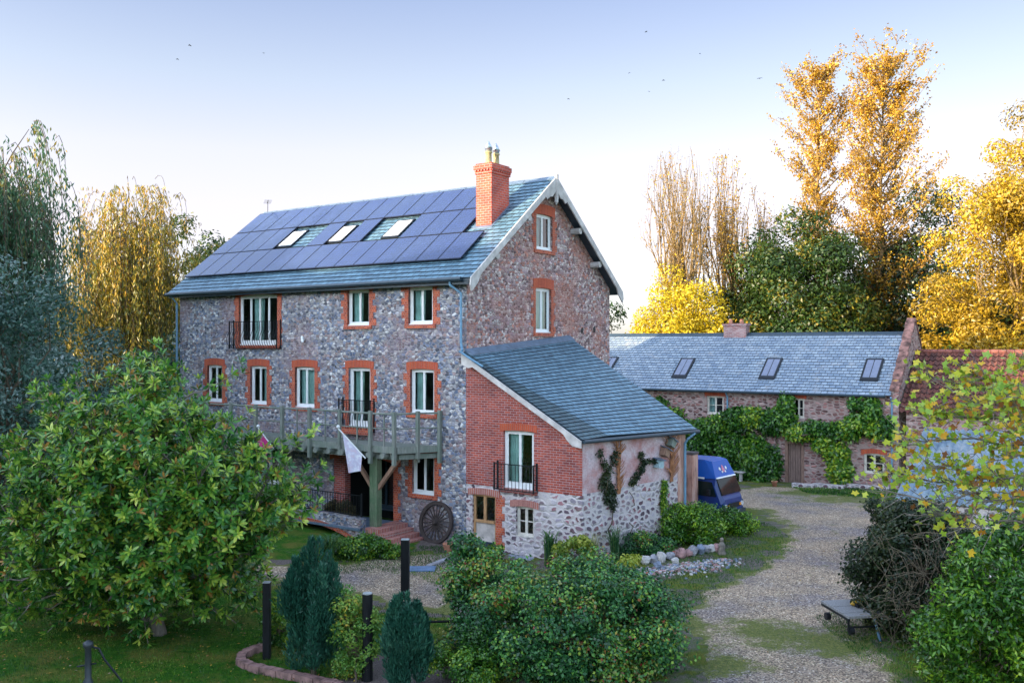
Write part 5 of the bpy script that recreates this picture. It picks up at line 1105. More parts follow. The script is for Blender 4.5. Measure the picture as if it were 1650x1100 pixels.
# --- willows
def willow(px, Y, h, rx, seed, label, mat, nst, low, off=(0, 0), lmin=2.0, lmax=6.5, per=46, bark='bark', ls=.26, lw=.05, shape=1.0):
    rg = np.random.default_rng(seed); t = place_tree('weeping_willow', label, 'tree', w2(px, Y)); L = [limb(rg, (0, 0, -.3), (.4, 0, h * .42), .42, .3, 8, .03)]; top = L[0][0][-1]; ends = []
    for k in range(22):
        a = rg.uniform(0, 2 * PI); f = rg.uniform(.25, 1); e = np.array([math.cos(a) * rx * f, math.sin(a) * rx * .8 * f, h * (1 - .42 * f ** 2 * shape) * rg.uniform(.82, 1)]); st = top * rg.uniform(.55, 1); P, r = limb(rg, st, e, .11, .012, 9, .04, .10); L.append((P, r)); ends.append(P)
    allp = np.concatenate([P[3:] for P in ends]); C = []; D = []; T = []
    for s in range(nst):
        b = allp[rg.integers(0, len(allp))] + rg.normal(0, .55, 3) * np.array([1, 1, .6]); out = unit(np.array([b[0], b[1], 0]) + 1e-6); ln = rg.uniform(lmin, lmax) * (1.0 if rg.uniform() < .8 else .5); ln = min(ln, max(.8, b[2] - low)); m = 10; u = np.linspace(0, 1, m); sp = rg.uniform(.3, .9)
        P = b + out * (sp * np.sin(np.minimum(u * 3, PI / 2)))[:, None] + np.stack([np.zeros(m), np.zeros(m), .35 * np.sin(np.minimum(u * 6, PI)) - ln * np.maximum(0, u - .08)], 1) + rg.normal(0, .035, (m, 3)) * u[:, None]
        if s % 2 == 0: L.append((P, np.linspace(.014, .006, m)))
        k = int(per * ln / lmax * rg.uniform(.6, 1.1)) + 6; v = rg.uniform(.03, 1, k); C.append(np.stack([np.interp(v, u, P[:, j]) for j in range(3)], 1) + rg.normal(0, .05, (k, 3))); dd = rg.normal(0, .38, (k, 3)); dd[:, 2] = -1; D.append(dd); T.append(np.full(k, rg.uniform()) * .5 + .5 * rg.uniform(0, 1, k))
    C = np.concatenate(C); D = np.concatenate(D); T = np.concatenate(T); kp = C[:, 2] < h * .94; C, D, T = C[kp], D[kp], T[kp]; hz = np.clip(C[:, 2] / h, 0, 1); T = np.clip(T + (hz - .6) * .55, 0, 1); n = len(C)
    V, Fc = leaf_quads(C, D, rg.normal(size=(n, 3)), ls * rg.uniform(.7, 1.3, n), lw * rg.uniform(.8, 1.3, n)); fast_mesh('crown', V, Fc, mat, t, rnd=T); tubes_mesh('trunk', L, MT[bark], t, 4)
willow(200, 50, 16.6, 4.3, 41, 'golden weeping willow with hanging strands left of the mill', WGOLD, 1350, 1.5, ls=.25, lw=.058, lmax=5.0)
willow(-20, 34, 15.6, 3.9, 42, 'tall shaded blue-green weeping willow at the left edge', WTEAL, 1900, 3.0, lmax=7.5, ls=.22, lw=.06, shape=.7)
lobed('silvery_tree', 'blue-green silvery leafed tree below the tall willow at left', 'tree', w2(15, 27), (-.5, 0, 4.0, 3.2, 2.6, 4.9), 90, .8, 26000, .15, TEAL, seed=43, trunk=(.22, 2.5))
lobed('silvery_shrub', 'lower silvery green shrub between the willow and the white house', 'shrub', w2(140, 33), (0, 0, 3.3, 2.0, 1.6, 3.6), 40, .7, 9000, .17, TEAL, seed=44, trunk=(.15, 2))
lobed('green_tree', 'dark green tree rising behind the left end of the mill roof', 'tree', w2(312, 62), (0, 0, 8.5, 3.6, 3, 7.0), 60, 1.15, 14000, .30, OAK, seed=45, trunk=(.3, 5), inner=.4)
lobed('green_tree', 'dark green bush tree between the golden willow and the mill corner', 'tree', w2(268, 45), (0, 0, 3.6, 2.2, 2, 4.0), 40, .9, 10000, .25, leaf_mat('teal_dark_leaves', [(0, (.01, .04, .03)), (.6, (.03, .09, .05)), (1, (.30, .25, .05))]), seed=46, trunk=(.2, 2))
lobed('golden_bush', 'low yellow-green tree behind the golden willow trunk', 'tree', w2(150, 60), (0, 0, 5.0, 6.0, 3, 5.2), 70, 1.2, 16000, .30, WGOLD, seed=47, trunk=(.2, 3))
lobed('distant_tree', 'yellow-green tree far left behind both willows', 'tree', w2(30, 64), (0, 0, 6.0, 7.0, 3, 5.5), 60, 1.4, 14000, .32, OAK, seed=48, trunk=(.3, 3))
for i, (px, Y, rx, h, lb) in enumerate(((330, 75, 6, 6, 'far hedge tree behind the left mill corner'), (-140, 60, 8, 9, 'far dark tree beyond the left edge'), (1010, 80, 6, 5, 'far low tree seen right of the mill gable'), (1500, 78, 9, 9, 'far dark tree behind the barn'), (1800, 60, 9, 10, 'far dark tree beyond the right edge'))):
    lobed('distant_tree', lb, 'tree', w2(px, Y), (0, 0, h * .5, rx, 3, h * .55), 50, 1.5, 9000, .4, DARKG, seed=60 + i, trunk=(.3, 3))
# --- magnolia in front
def magnolia():
    rg = np.random.default_rng(77); p = gnd(258, 1022); t = place_tree('magnolia_tree', 'large glossy-leaved magnolia tree filling the left foreground', 'tree', p)
    def W3(px, py, dy): q = at(px, py, p.y + dy); return np.array(q - p)
    spec = []  # limb targets across the crown as (px, py, depth offset)
    out = [(20, 700), (-30, 780), (60, 640), (120, 610), (190, 600), (235, 572), (270, 600), (330, 630), (385, 620), (420, 700), (455, 720), (470, 800), (440, 860), (400, 900), (380, 930), (300, 900), (220, 960), (150, 960), (110, 1010), (60, 900), (0, 880), (-20, 940), (500, 770), (390, 600), (490, 700), (170, 1000), (330, 950), (60, 1000), (20, 980), (110, 1040), (160, 1050), (230, 1000), (290, 960), (350, 990), (-20, 850), (-40, 700), (10, 1010), (400, 960)]
    for q in out: spec.append((*q, rg.uniform(-.8, .8)))
    for k in range(235):
        a = rg.uniform(0, 2 * PI); f = rg.uniform(0, .92) ** .6; spec.append((225 + 262 * f * math.cos(a), 800 + 215 * f * math.sin(a) * (1 if math.sin(a) < 0 else .9), -3.0 * math.sqrt(1 - f * f) * rg.uniform(.5, 1) if k % 3 else 2.2 * math.sqrt(1 - f * f)))
    spec = [s for s in spec if s[0] < 285 or s[1] > 575 + (s[0] - 250) * .72]
    L = [limb(rg, (0, 0, -.2), (-.25, 0, 1.0), .17, .14, 6, .03), limb(rg, (-.2, .1, -.2), (-.7, .1, 1.3), .11, .09, 6, .04)]; nodes = []; TW = []
    for sx in ((-1.6, .2, 2.6), (-.5, -.6, 3.0), (.6, .3, 2.8), (1.3, -.4, 2.0), (-.4, .9, 3.4), (-2.2, -.5, 1.9)): P, r = limb(rg, (-.25, 0, .9), sx, .10, .06, 6, .05); L.append((P, r)); nodes += list(P[2:])
    nodes = np.array(nodes)
    for s in spec:
        e = W3(*s); e[2] = max(e[2], .5); st = nodes[np.argmin(((nodes - e * .5) ** 2).sum(1))]; P, r = limb(rg, st, e, .04, .012, 7, .05, .03); L.append((P, r))
        for k in range(9):
            u = rg.uniform(.45, 1); c = np.array([np.interp(u, np.linspace(0, 1, 7), P[:, j]) for j in range(3)]); d = unit(unit(e - st) * .5 + unit(c - np.array([-.3, 0, 2.0])) * .7 + rg.normal(0, .55, 3) + np.array([0, 0, .25])); l = rg.uniform(.22, .75); f = c + d * l; L.append((np.stack([c, c + d * l * .5 + rg.normal(0, .02, 3), f]), [.012, .009, .006])); TW.append((f, d)); TW.append((c + d * l * .6, unit(d + rg.normal(0, .4, 3)))); TW.append((c + d * l * .35 + rg.normal(0, .06, 3), unit(d + rg.normal(0, .6, 3)))); TW.append((c + rg.normal(0, .12, 3), unit(d + rg.normal(0, .6, 3))))
        TW.append((e, unit(e - st)))
    # long bare shoots at the right
    for a, b in (((300, 640), (398, 590)), ((330, 790), (465, 700)), ((370, 870), (515, 740)), ((380, 860), (520, 815)), ((240, 620), (255, 548)), ((430, 760), (505, 690))):
        A, B = W3(*a, -.6), W3(*b, -.9); P, r = limb(rg, A, B, .022, .008, 8, .04); L.append((P, r))
        for k in range(7): u = .45 + .55 * k / 6; c = np.array([np.interp(u, np.linspace(0, 1, 8), P[:, j]) for j in range(3)]) + rg.normal(0, .07, 3); TW.append((c, unit(unit(B - A) + rg.normal(0, .5, 3) + np.array([0, 0, .5]))))
    C = []; D = []; N = []; T = []; SZ = []
    for f, d in TW:
        k = rg.integers(7, 12); ref = unit(np.cross(d, rg.normal(size=3))); q = np.cross(d, ref); ph = rg.uniform(0, 6); tn = rg.uniform(); young = rg.uniform() < .13
        for i in range(k):
            a = ph + i * 2.4; th = (.35 + .95 * i / k); rd = ref * math.cos(a) + q * math.sin(a); dd = d * math.cos(th) + rd * math.sin(th); C.append(f - d * .05 * i / k); D.append(dd + np.array([0, 0, -.08])); N.append(d * math.sin(th) - rd * math.cos(th) * .4 + np.array([0, 0, .3])); T.append((.97 if young and i < 4 else min(.93, .55 * tn + .45 * rg.uniform() + (.1 if i < 3 else 0)))); SZ.append((.125 + .08 * i / k) * rg.uniform(.85, 1.15))
    SZ = np.array(SZ); V, Fc = leaf_quads(C, D, N, SZ * 1.05, SZ * .36, six=True)
    mat = leaf_mat('magnolia_leaves', [(0, (.012, .06, .018)), (.32, (.04, .16, .03)), (.55, (.12, .30, .04)), (.77, (.34, .50, .06)), (.93, (.56, .62, .10)), (.96, (.42, .24, .05)), (1, (.38, .16, .05))], rough=.28, trans=.22, spec=.5)
    fast_mesh('crown', V, Fc, mat, t, rnd=T); tubes_mesh('trunk', L, MT['bark_grey'], t, 5); return len(C)
print('magnolia', magnolia())
# --- big mixed shrub in the middle foreground
lobed('flowering_shrub', 'big tangled green shrub with reddish tips in the middle foreground', 'shrub', gnd(925, 1085), (0, .3, .75, 2.25, 1.5, 1.35), 190, .36, 66000, .078, MIX, seed=81, trunk=(.06, .5), asp=.7, shell=.24, inner=.5)
lobed('flowering_shrub', 'left shoulder of shrubs with blue-green leaves beside the big tangled shrub', 'shrub', gnd(770, 1040), (0, .2, 1.0, .62, .7, 1.35), 40, .30, 13000, .08, MIX, seed=82, trunk=(.05, .5), asp=.7, shell=.2)
lobed('ground_shrub', 'pale green low shrub in front at the foot of the smaller conifer', 'shrub', gnd(745, 1100), (0, 0, .4, .75, .6, .55), 30, .22, 8000, .065, VINE, seed=83, trunk=(.03, .3), asp=.6)
lobed('euphorbia_clump', 'yellow-green flowering clump on top right of the tangled shrub', 'plant', gnd(1010, 985), (0, 0, .75, .60, .4, .75), 26, .18, 4500, .07, leaf_mat('lime_flowers', [(0, (.10, .20, .03)), (.5, (.30, .38, .04)), (1, (.55, .52, .08))]), seed=84, trunk=(.03, .4), asp=.8)
# arching stems
rg_ = np.random.default_rng(5)
def stems(name, label, cat, p, n, h, spread, mat, lw=.02, group=None):
    rg = np.random.default_rng(int(p[0] * 100) % 999 + n); t = place_tree(name, label, cat, p, group); C = []; D = []; L = []
    for i in range(n):
        a = rg.uniform(0, 2 * PI); s = rg.uniform(.2, 1) * spread; hh = h * rg.uniform(.6, 1.1); m = 7; u = np.linspace(0, 1, m); P = np.stack([math.cos(a) * s * u ** 1.6, math.sin(a) * s * u ** 1.6, hh * np.sin(u * 1.9) / 1.0], 1); b = rg.normal(0, .06, 3); b[2] = 0; P = P + b; sd_ = np.array([-math.sin(a), math.cos(a), 0]) * lw * .5
        for k in range(m - 1): w0, w1 = 1 - (k / m) ** 2, 1 - ((k + 1) / m) ** 2; C.append(np.stack([P[k] - sd_ * w0, P[k] + sd_ * w0, P[k + 1] + sd_ * w1, P[k + 1] - sd_ * w1])); D.append(rg.uniform(0, 1) if k == 0 else D[-1])
    V = np.concatenate(C); fast_mesh('blades', V, np.arange(len(V)).reshape(-1, 4), mat, t, rnd=D); return t
GB = leaf_mat('blade_leaves', [(0, (.015, .06, .025)), (.5, (.04, .14, .05)), (1, (.14, .24, .06))]); GB2 = leaf_mat('straw_blades', [(0, (.16, .20, .08)), (.5, (.34, .34, .14)), (1, (.55, .50, .28))])
stems('arching_bramble', 'long arching bare stems sticking out of the big tangled shrub', 'plant', gnd(915, 1075) + Vector((0, 0, .8)), 70, 1.15, 1.9, leaf_mat('bramble_stem', [(0, (.12, .06, .04)), (.6, (.25, .16, .08)), (1, (.16, .25, .06))]), .014)
stems('strap_leaf_plant', 'clump of dark upright strap leaves below the small cottage-paned window', 'plant', gnd(885, 912), 80, 1.0, .45, GB, .04)
stems('ornamental_grass', 'pale grass clump left of the climbers on the rendered wall', 'plant', gnd(955, 915), 130, .95, .6, GB2, .015)
stems('ornamental_grass', 'green grass clump at the foot of the climbers', 'plant', gnd(990, 905), 130, 1.0, .65, GB, .018)
stems('ornamental_grass', 'straw coloured grass by the big shrub top', 'plant', gnd(970, 950), 110, .9, .6, GB2, .015)
lobed('yellow_leaf_plant', 'yellow-green leafy plant between the strap leaves and grasses', 'plant', gnd(925, 918), (0, 0, .5, .55, .4, .55), 22, .18, 3200, .10, leaf_mat('yellowgreen_leaves', [(0, (.06, .16, .03)), (.5, (.22, .32, .04)), (1, (.45, .45, .06))]), seed=85, trunk=(.02, .3))
lobed('small_shrub', 'small bright green plant in front of the stable door', 'plant', gnd(797, 905), (0, 0, .28, .25, .25, .32), 10, .12, 1200, .09, VINE, seed=86, trunk=(.02, .2))
lobed('round_shrub', 'rounded green shrub at the foot of the balcony post', 'shrub', gnd(592, 898), (0, 0, .28, .95, .5, .42), 34, .24, 8000, .085, VINE, seed=87, trunk=(.02, .2), asp=.6)
stems('strap_leaf_plant', 'blue-green spiky plant left of the rounded shrub by the footbridge', 'plant', gnd(530, 905), 160, .75, .7, GB, .03)
lobed('laurel_bush', 'dense dark green bush right of the downpipe in front of the van', 'shrub', gnd(1122, 880), (-.1, .5, .58, 1.15, .8, .60), 50, .32, 13000, .10, LAUR, seed=88, trunk=(.04, .4))
lobed('laurel_bush', 'lower leafy bush running from the van front towards the grass', 'shrub', gnd(1185, 862), (0, .3, .36, .8, .6, .38), 32, .24, 7500, .09, LAUR, seed=89, trunk=(.04, .3))
lobed('low_plants', 'dark low ground plants under the climbers by the whitewashed stones', 'plant', gnd(1035, 895), (0, 0, .3, .9, .5, .35), 26, .2, 5500, .09, MIX, seed=90, trunk=(.02, .2))
lobed('topiary_ball', 'brownish clipped round shrub left of the other on the footbridge', 'shrub', loc2w((-5.05, -1.1, .5)), (0, 0, .36, .22, .22, .26), 16, .16, 3000, .06, leaf_mat('bronze_leaves', [(0, (.03, .035, .015)), (.5, (.09, .08, .03)), (1, (.18, .15, .05))]), seed=91, trunk=(.03, .2), group='clipped shrubs on the footbridge')
lobed('topiary_ball', 'brownish clipped round shrub right of the other, nearer the post', 'shrub', loc2w((-4.3, -1.1, .5)), (0, 0, .38, .25, .25, .28), 16, .17, 3400, .06, bpy.data.materials['bronze_leaves'], seed=92, trunk=(.03, .2), group='clipped shrubs on the footbridge')
# --- columnar conifers
def conifer(px, pyb, top, halfw, seed, label, prongs=7):
    rg = np.random.default_rng(seed); p = gnd(px, pyb); h = (pyb - top) * p.y / F; r = halfw * p.y / F; t = place_tree('columnar_conifer', label, 'conifer', p, 'columnar conifers'); C = []; D = []; T = []; L = [limb(rg, (0, 0, -.1), (0, 0, h * .8), .06, .02, 6, .01)]
    for k in range(prongs * 6):
        a = rg.uniform(0, 2 * PI); f = rg.uniform(.0, 1) ** .6; z0 = rg.uniform(0, .55) * h; bx, by = r * f * .75 * math.cos(a), r * f * .75 * math.sin(a); hh = min(h * rg.uniform(.3, .5), h * (1.03 - .35 * f * f) - z0); pr = r * rg.uniform(.14, .40) 
        if k % 6 == 0: hh = h * (1.0 - .3 * f * f) - z0
        m = 700 if hh > 0 else 0; u = rg.uniform(0, 1, m); aa = rg.uniform(0, 2 * PI, m); rad = pr * np.sqrt(np.clip(u * 5, .1, 1)) * (1 - u) ** .5 * 1.15 * np.where(rg.uniform(size=m) < .1, rg.uniform(1.1, 1.7, m), rg.uniform(.55, 1.2, m))
        P = np.stack([bx + rad * np.cos(aa) + bx * .1 * u, by + rad * np.sin(aa) + by * .1 * u, z0 + hh * u], 1); P[:, 2] = np.maximum(P[:, 2], .02); C.append(P); dd = np.stack([np.cos(aa) * .45, np.sin(aa) * .45, np.ones(m)], 1) + rg.normal(0, .18, (m, 3)); D.append(dd); T.append(.4 * rg.uniform() + .6 * rg.uniform(0, 1, m)); L.append(limb(rg, (0, 0, z0), (bx, by, z0 + hh * .7), .02, .006, 4, .02))
    C = np.concatenate(C); D = np.concatenate(D); T = np.concatenate(T); n = len(C); Nn = np.stack([D[:, 0], D[:, 1], D[:, 2] * 0], 1) + rg.normal(0, .4, (n, 3))
    V, Fc = leaf_quads(C, D, Nn, rg.uniform(.05, .15, n), rg.uniform(.02, .04, n)); fast_mesh('foliage', V, Fc, CONI, t, rnd=T); tubes_mesh('trunk', L, MT['bark'], t, 4)
conifer(506, 1088, 868, 50, 101, 'taller dense blue-green column conifer left of the thick black post')
conifer(656, 1112, 955, 41, 102, 'shorter blue-green column conifer right of the thick black post', 6)
# golden robinia-like shrub between them
lobed('golden_leaved_shrub', 'light green shrub with golden sprays between the two conifers', 'shrub', gnd(576, 1100), (-.10, .3, .80, .46, .35, 1.0), 46, .20, 9500, .065, leaf_mat('gold_green_leaves', [(0, (.05, .16, .04)), (.45, (.14, .32, .05)), (.75, (.30, .42, .06)), (.9, (.55, .42, .04)), (1, (.6, .25, .04))]), seed=103, trunk=(.03, .5), asp=.55)
lobed('small_shrub', 'low dark shrub beside the thin black post', 'shrub', gnd(450, 1040), (0, 0, .4, .5, .5, .5), 22, .2, 4200, .07, VINE, seed=104, trunk=(.02, .3))
# --- right foreground: laurel hedge, ivy stump, plane branches
lobed('evergreen_hedge', 'glossy evergreen hedge shrub at the lower right corner', 'shrub', gnd(1610, 1120), (.3, 0, 1.0, 1.75, 1.2, 2.2), 110, .42, 36000, .115, LAUR, seed=111, trunk=(.08, 1.2), asp=.42)
lobed('ivy_covered_wall', 'dark mass of ivy covering an old wall right of the trolley', 'ivy', gnd(1480, 1035), (.30, .6, 1.3, 1.35, 1.2, 1.6), 110, .38, 40000, .075, IVY, seed=112, trunk=(.12, 1.6), asp=.8, inner=.5)
lobed('ivy_column', 'narrow ivy-clad gatepost top left of the corrugated roof', 'ivy', gnd(1438, 925), (0, .3, 1.0, .50, .6, 1.25), 30, .28, 9000, .085, IVY, seed=113, trunk=(.1, 1.2), asp=.8)
def tangle():
    rg = np.random.default_rng(7); p = gnd(1480, 1035); t = place_tree('dry_creeper', 'tangle of dry brown creeper stems hanging over the ivy', 'creeper', p); L = []
    for k in range(170):
        a = rg.uniform(-1.1, 1.0); z = rg.uniform(.2, 2.7); b = np.array([.1 + 1.25 * a, -.75 + .35 * a * a + rg.normal(0, .08), z]); m = 9; u = np.linspace(0, 1, m); l = rg.uniform(.3, 1.0); cur = rg.normal(0, .5, 3)
        P = b + np.stack([l * .6 * np.sin(u * 2.5 + cur[0]) + cur[1] * .4 * u, -.15 * np.sin(u * PI) + rg.normal(0, .02, m), -l * u * .9 + .25 * np.sin(u * 5 + cur[2] * 4)], 1); P[:, 2] = np.maximum(P[:, 2], .03); L.append((P, np.linspace(.008, .004, m)))
    tubes_mesh('stems', L, simple('dry_stem', (.14, .11, .075), .9, var=.4), t, 3)
tangle()
def plane():
    rg = np.random.default_rng(15); base = np.array([7.4, 14.2, 0]); t = place_tree('plane_tree', 'young tree with yellow-green lobed leaves reaching in from the right', 'tree', base); L = []; TW = []
    def W3(px, py, Y): return np.array(at(px, py, Y)) - base
    hub = W3(1880, 760, 14.0); L.append(limb(rg, (1.2, 0, -.2), hub, .13, .09, 7, .03))
    ends = [(1425, 790, 13.2), (1440, 715, 13.0), (1490, 660, 13.4), (1545, 640, 13.0), (1600, 690, 12.6), (1480, 610, 14.0), (1560, 600, 13.5), (1640, 640, 13), (1620, 740, 12.6), (1500, 750, 13.4), (1570, 800, 13.0), (1650, 590, 13.6), (1460, 830, 13.6), (1700, 690, 12.4), (1530, 850, 12.8), (1420, 760, 14)]
    for q in ends:
        E = W3(*q); P, r = limb(rg, hub, E, .035, .007, 12, .03, .05 if q[1] < 750 else -.04); L.append((P, r)); s = np.linspace(0, 1, 12)
        for k in range(80):
            u = rg.uniform(.10, 1); c = np.array([np.interp(u, s, P[:, j]) for j in range(3)]); d = unit(unit(E - hub) + rg.normal(0, .55, 3) + np.array([0, 0, .15])); l = rg.uniform(.15, .6); e = c + d * l; L.append((np.stack([c, (c + e) / 2 + rg.normal(0, .03, 3), e]), [.008, .006, .003]))
            pr = 1.0 if q[1] < 780 else .35
            for v in np.linspace(.3, 1, 4):
                if rg.uniform() < pr * 1.0: TW.append(c + (e - c) * v + rg.normal(0, .05, 3))
    C = np.array(TW); n = len(C); V = []; Fc = []; a = np.arange(10); rr = np.array([.15, .75, .5, .95, .6, 1.0, .6, .95, .5, .75]); ang = PI + a * 2 * PI / 10
    Nn = unit(rg.normal(size=(n, 3)) + np.array([-.1, -.8, .6])); X = unit(np.cross(Nn, rg.normal(size=(n, 3)))); Y = np.cross(Nn, X); sz = rg.uniform(.04, .088, n)
    P = C[:, None] + (X[:, None] * (np.cos(ang) * rr)[None, :, None] + Y[:, None] * (np.sin(ang) * rr)[None, :, None]) * sz[:, None, None]
    mat = leaf_mat('plane_leaves', [(0, (.20, .36, .04)), (.35, (.36, .50, .05)), (.65, (.52, .54, .05)), (.82, (.65, .45, .03)), (.93, (.60, .26, .02)), (1, (.22, .08, .03))])
    fast_mesh('crown', P.reshape(-1, 3), np.arange(n * 10).reshape(n, 10), mat, t, rnd=rg.uniform(0, 1, n)); tubes_mesh('trunk', L, MT['bark_grey'], t, 4)
plane()
# --- climbers
def climber(name, label, spots, frame, nleaf, size, mat, seed, stemsL=(), thick=.35):
    rg = np.random.default_rng(seed); o, ux, vx = frame; t = place_tree(name, label, 'climber', o); A = np.array(spots, float); w_ = A[:, 2] * A[:, 3]; pk = rg.choice(len(A), nleaf, p=w_ / w_.sum()); u = unit(rg.normal(size=(nleaf, 3))); u[:, 1] = -abs(u[:, 1]); f = rg.uniform(.35, 1.05, nleaf)
    loc = np.stack([A[pk, 0] + u[:, 0] * A[pk, 2] * f, u[:, 1] * thick * f - .03 - .0 * A[pk, 0], A[pk, 1] + u[:, 2] * A[pk, 3] * f], 1); UXn, VXn = np.array(ux), np.array(vx); P = loc[:, :1] * UXn + loc[:, 1:2] * VXn + loc[:, 2:] * np.array([0, 0, 1]); P[:, 2] = np.maximum(P[:, 2], .02)
    Nn = unit(-VXn * .8 + rg.normal(0, .5, (nleaf, 3)) + np.array([0, 0, .5])); D = rg.normal(size=(nleaf, 3)) + np.array([0, 0, -.8]); tone = rg.uniform(0, 1, len(A))
    V, Fc = leaf_quads(P, D, Nn, size * rg.uniform(.6, 1.3, nleaf), size * .55, .06); fast_mesh('leaves', V, Fc, mat, t, rnd=np.clip(.4 * tone[pk] + .6 * rg.uniform(size=nleaf), 0, 1))
    L = []
    for (x0, z0, x1, z1, r) in stemsL: a = x0 * UXn - .06 * VXn + np.array([0, 0, z0]); b = x1 * UXn - .06 * VXn + np.array([0, 0, z1]); L.append(limb(rg, a, b, r, r * .5, 8, .05))
    if L: tubes_mesh('stems', L, MT['bark_gold'] if seed == 123 else MT['bark'], t, 5)
def cs(px, py): q = chit(px, py, (0, 0, 0), (0, 1, 0)); return q.x, q.z
W_ = []
for (px, py, rx, rz_) in [(1065, 650, .5, .5), (1085, 668, .8, .5), (1110, 690, 1.0, .6), (1140, 690, 1.0, .7), (1165, 680, .9, .6), (1190, 675, 1.0, .8), (1215, 672, 1.0, .7), (1245, 678, 1.0, .8), (1270, 650, .45, .8), (1262, 672, .8, .8), (1290, 695, .9, .55), (1315, 690, .9, .5), (1340, 692, .9, .5), (1365, 692, .9, .6), (1385, 680, .8, .6), (1405, 660, .5, .8), (1412, 690, .7, .6), (1428, 690, .5, .7), (1380, 650, .4, .4), (1330, 712, .7, .6), (1350, 730, .7, .7), (1355, 755, .7, .9), (1130, 715, .9, .8), (1180, 720, 1.0, 1.1), (1215, 730, 1.0, 1.3), (1240, 745, .8, 1.2), (1230, 775, .6, .6), (1200, 765, 1.0, .8), (1110, 720, .9, .9), (1160, 760, .9, .8)]:
    x, z = cs(px, py); W_.append((x, z, rx * .92, rz_ * .85))
climber('wisteria', 'thick green climber covering the middle of the cottage front', W_, (PC, UX, VX), 42000, .21, VINE, 121, [(cs(1260, 775)[0], 0, cs(1250, 690)[0], 3.0, .07), (cs(1250, 700)[0], 2.6, cs(1400, 690)[0], 3.0, .06), (cs(1250, 700)[0], 2.6, cs(1100, 690)[0], 3.0, .06), (cs(1360, 775)[0], 0, cs(1310, 700)[0], 2.8, .05), (cs(1240, 775)[0], 0, cs(1200, 690)[0], 2.8, .05)], thick=.75)
sw_o = loc2w((4.33, -.03, 0)); sx_ = (loc2w((5.2, 5.3, 0)) - loc2w((4.33, 0, 0))).normalized(); sy_ = Vector((-sx_.y, sx_.x, 0))
def ss(px, py):
    d = Vector(((px - 825) / F, 1, -(py - HY) / F)); t = (sw_o - Vector((0, 0, H))).dot(sy_) / d.dot(sy_); q = Vector((0, 0, H)) + d * t; return (q - sw_o).dot(sx_), q.z
def spots(l): return [(*ss(px, py), rx, rz_) for px, py, rx, rz_ in l]
climber('wall_climber', 'green Y-shaped climber at the left of the rendered wall', spots([(964, 730, .13, .16), (970, 745, .13, .18), (976, 757, .18, .2), (985, 740, .12, .2), (989, 730, .12, .15), (972, 775, .3, .28), (980, 790, .3, .3), (985, 810, .16, .3), (978, 800, .25, .3)]), (sw_o, sx_, sy_), 1300, .10, IVY, 122, [(*ss(985, 870), *ss(976, 760), .025), (*ss(976, 762), *ss(962, 728), .02), (*ss(976, 762), *ss(990, 730), .02)], thick=.16)
climber('wall_climber', 'green diagonal climber in the middle of the rendered wall', spots([(1030, 732, .1, .14), (1034, 745, .12, .15), (1031, 755, .14, .15), (1023, 765, .16, .14), (1017, 775, .16, .12), (1043, 742, .14, .08), (1052, 742, .12, .07)]), (sw_o, sx_, sy_), 900, .09, IVY, 124, [(*ss(1012, 860), *ss(1016, 775), .02), (*ss(1016, 775), *ss(1034, 735), .02)], thick=.14)
climber('wall_climber', 'leafy climber hanging low beside the orange quoin', spots([(1068, 785, .14, .3), (1066, 810, .15, .35), (1068, 835, .12, .3)]), (sw_o, sx_, sy_), 1500, .09, VINE, 125, [(*ss(1066, 870), *ss(1070, 780), .025)], thick=.14)
def fan(label, px0, py0, py1, seed, w):
    rg = np.random.default_rng(seed); L = []; t = place_tree('dry_vine', label, 'climber', sw_o, 'dry orange-brown vines on the rendered wall'); X, Y_ = np.array(sx_), np.array(sy_); a0, z0 = ss(px0, py0); a1, z1 = ss(px0, py1)
    for k in range(60):
        u = rg.uniform(0, 1); z = z0 + (z1 - z0) * u; s = rg.choice((-1, 1)); l = w * rg.uniform(.4, 1.1); m = 6; q = np.linspace(0, 1, m); P = (a0 + rg.normal(0, .05) + s * l * q)[:, None] * X - (.04 + .05 * np.sin(q * PI))[:, None] * Y_ + (z + l * (1.2 * q - .5 * q * q) - 0)[:, None] * np.array([[0, 0, 1]]); P[:, 2] = np.minimum(P[:, 2], 3.55); L.append((P, np.linspace(.016, .006, m)))
    for k in range(7): L.append(limb(rg, (a0 + rg.normal(0, .05)) * X - .06 * Y_ + np.array([0, 0, z0]), (a0 + rg.normal(0, .08)) * X - .06 * Y_ + np.array([0, 0, z1]), .022, .012, 8, .012))
    tubes_mesh('stems', L, simple('orange_vine_stem', (.34, .15, .07), .85, var=.35) if seed == 131 else bpy.data.materials['orange_vine_stem'], t, 4)
fan('dry orange vine trunk fanning out under the eave, left one', 995, 795, 708, 131, .32); fan('dense dry orange vine beside the downpipe, right one', 1080, 775, 705, 132, .5)
lobed('pot_plant', 'small red-green plant in the pale pot by the plank door', 'plant', fpt.location + Vector((0, 0, .28)), (0, 0, .14, .13, .13, .12), 8, .08, 500, .06, MIX, seed=140, trunk=(.01, .1))
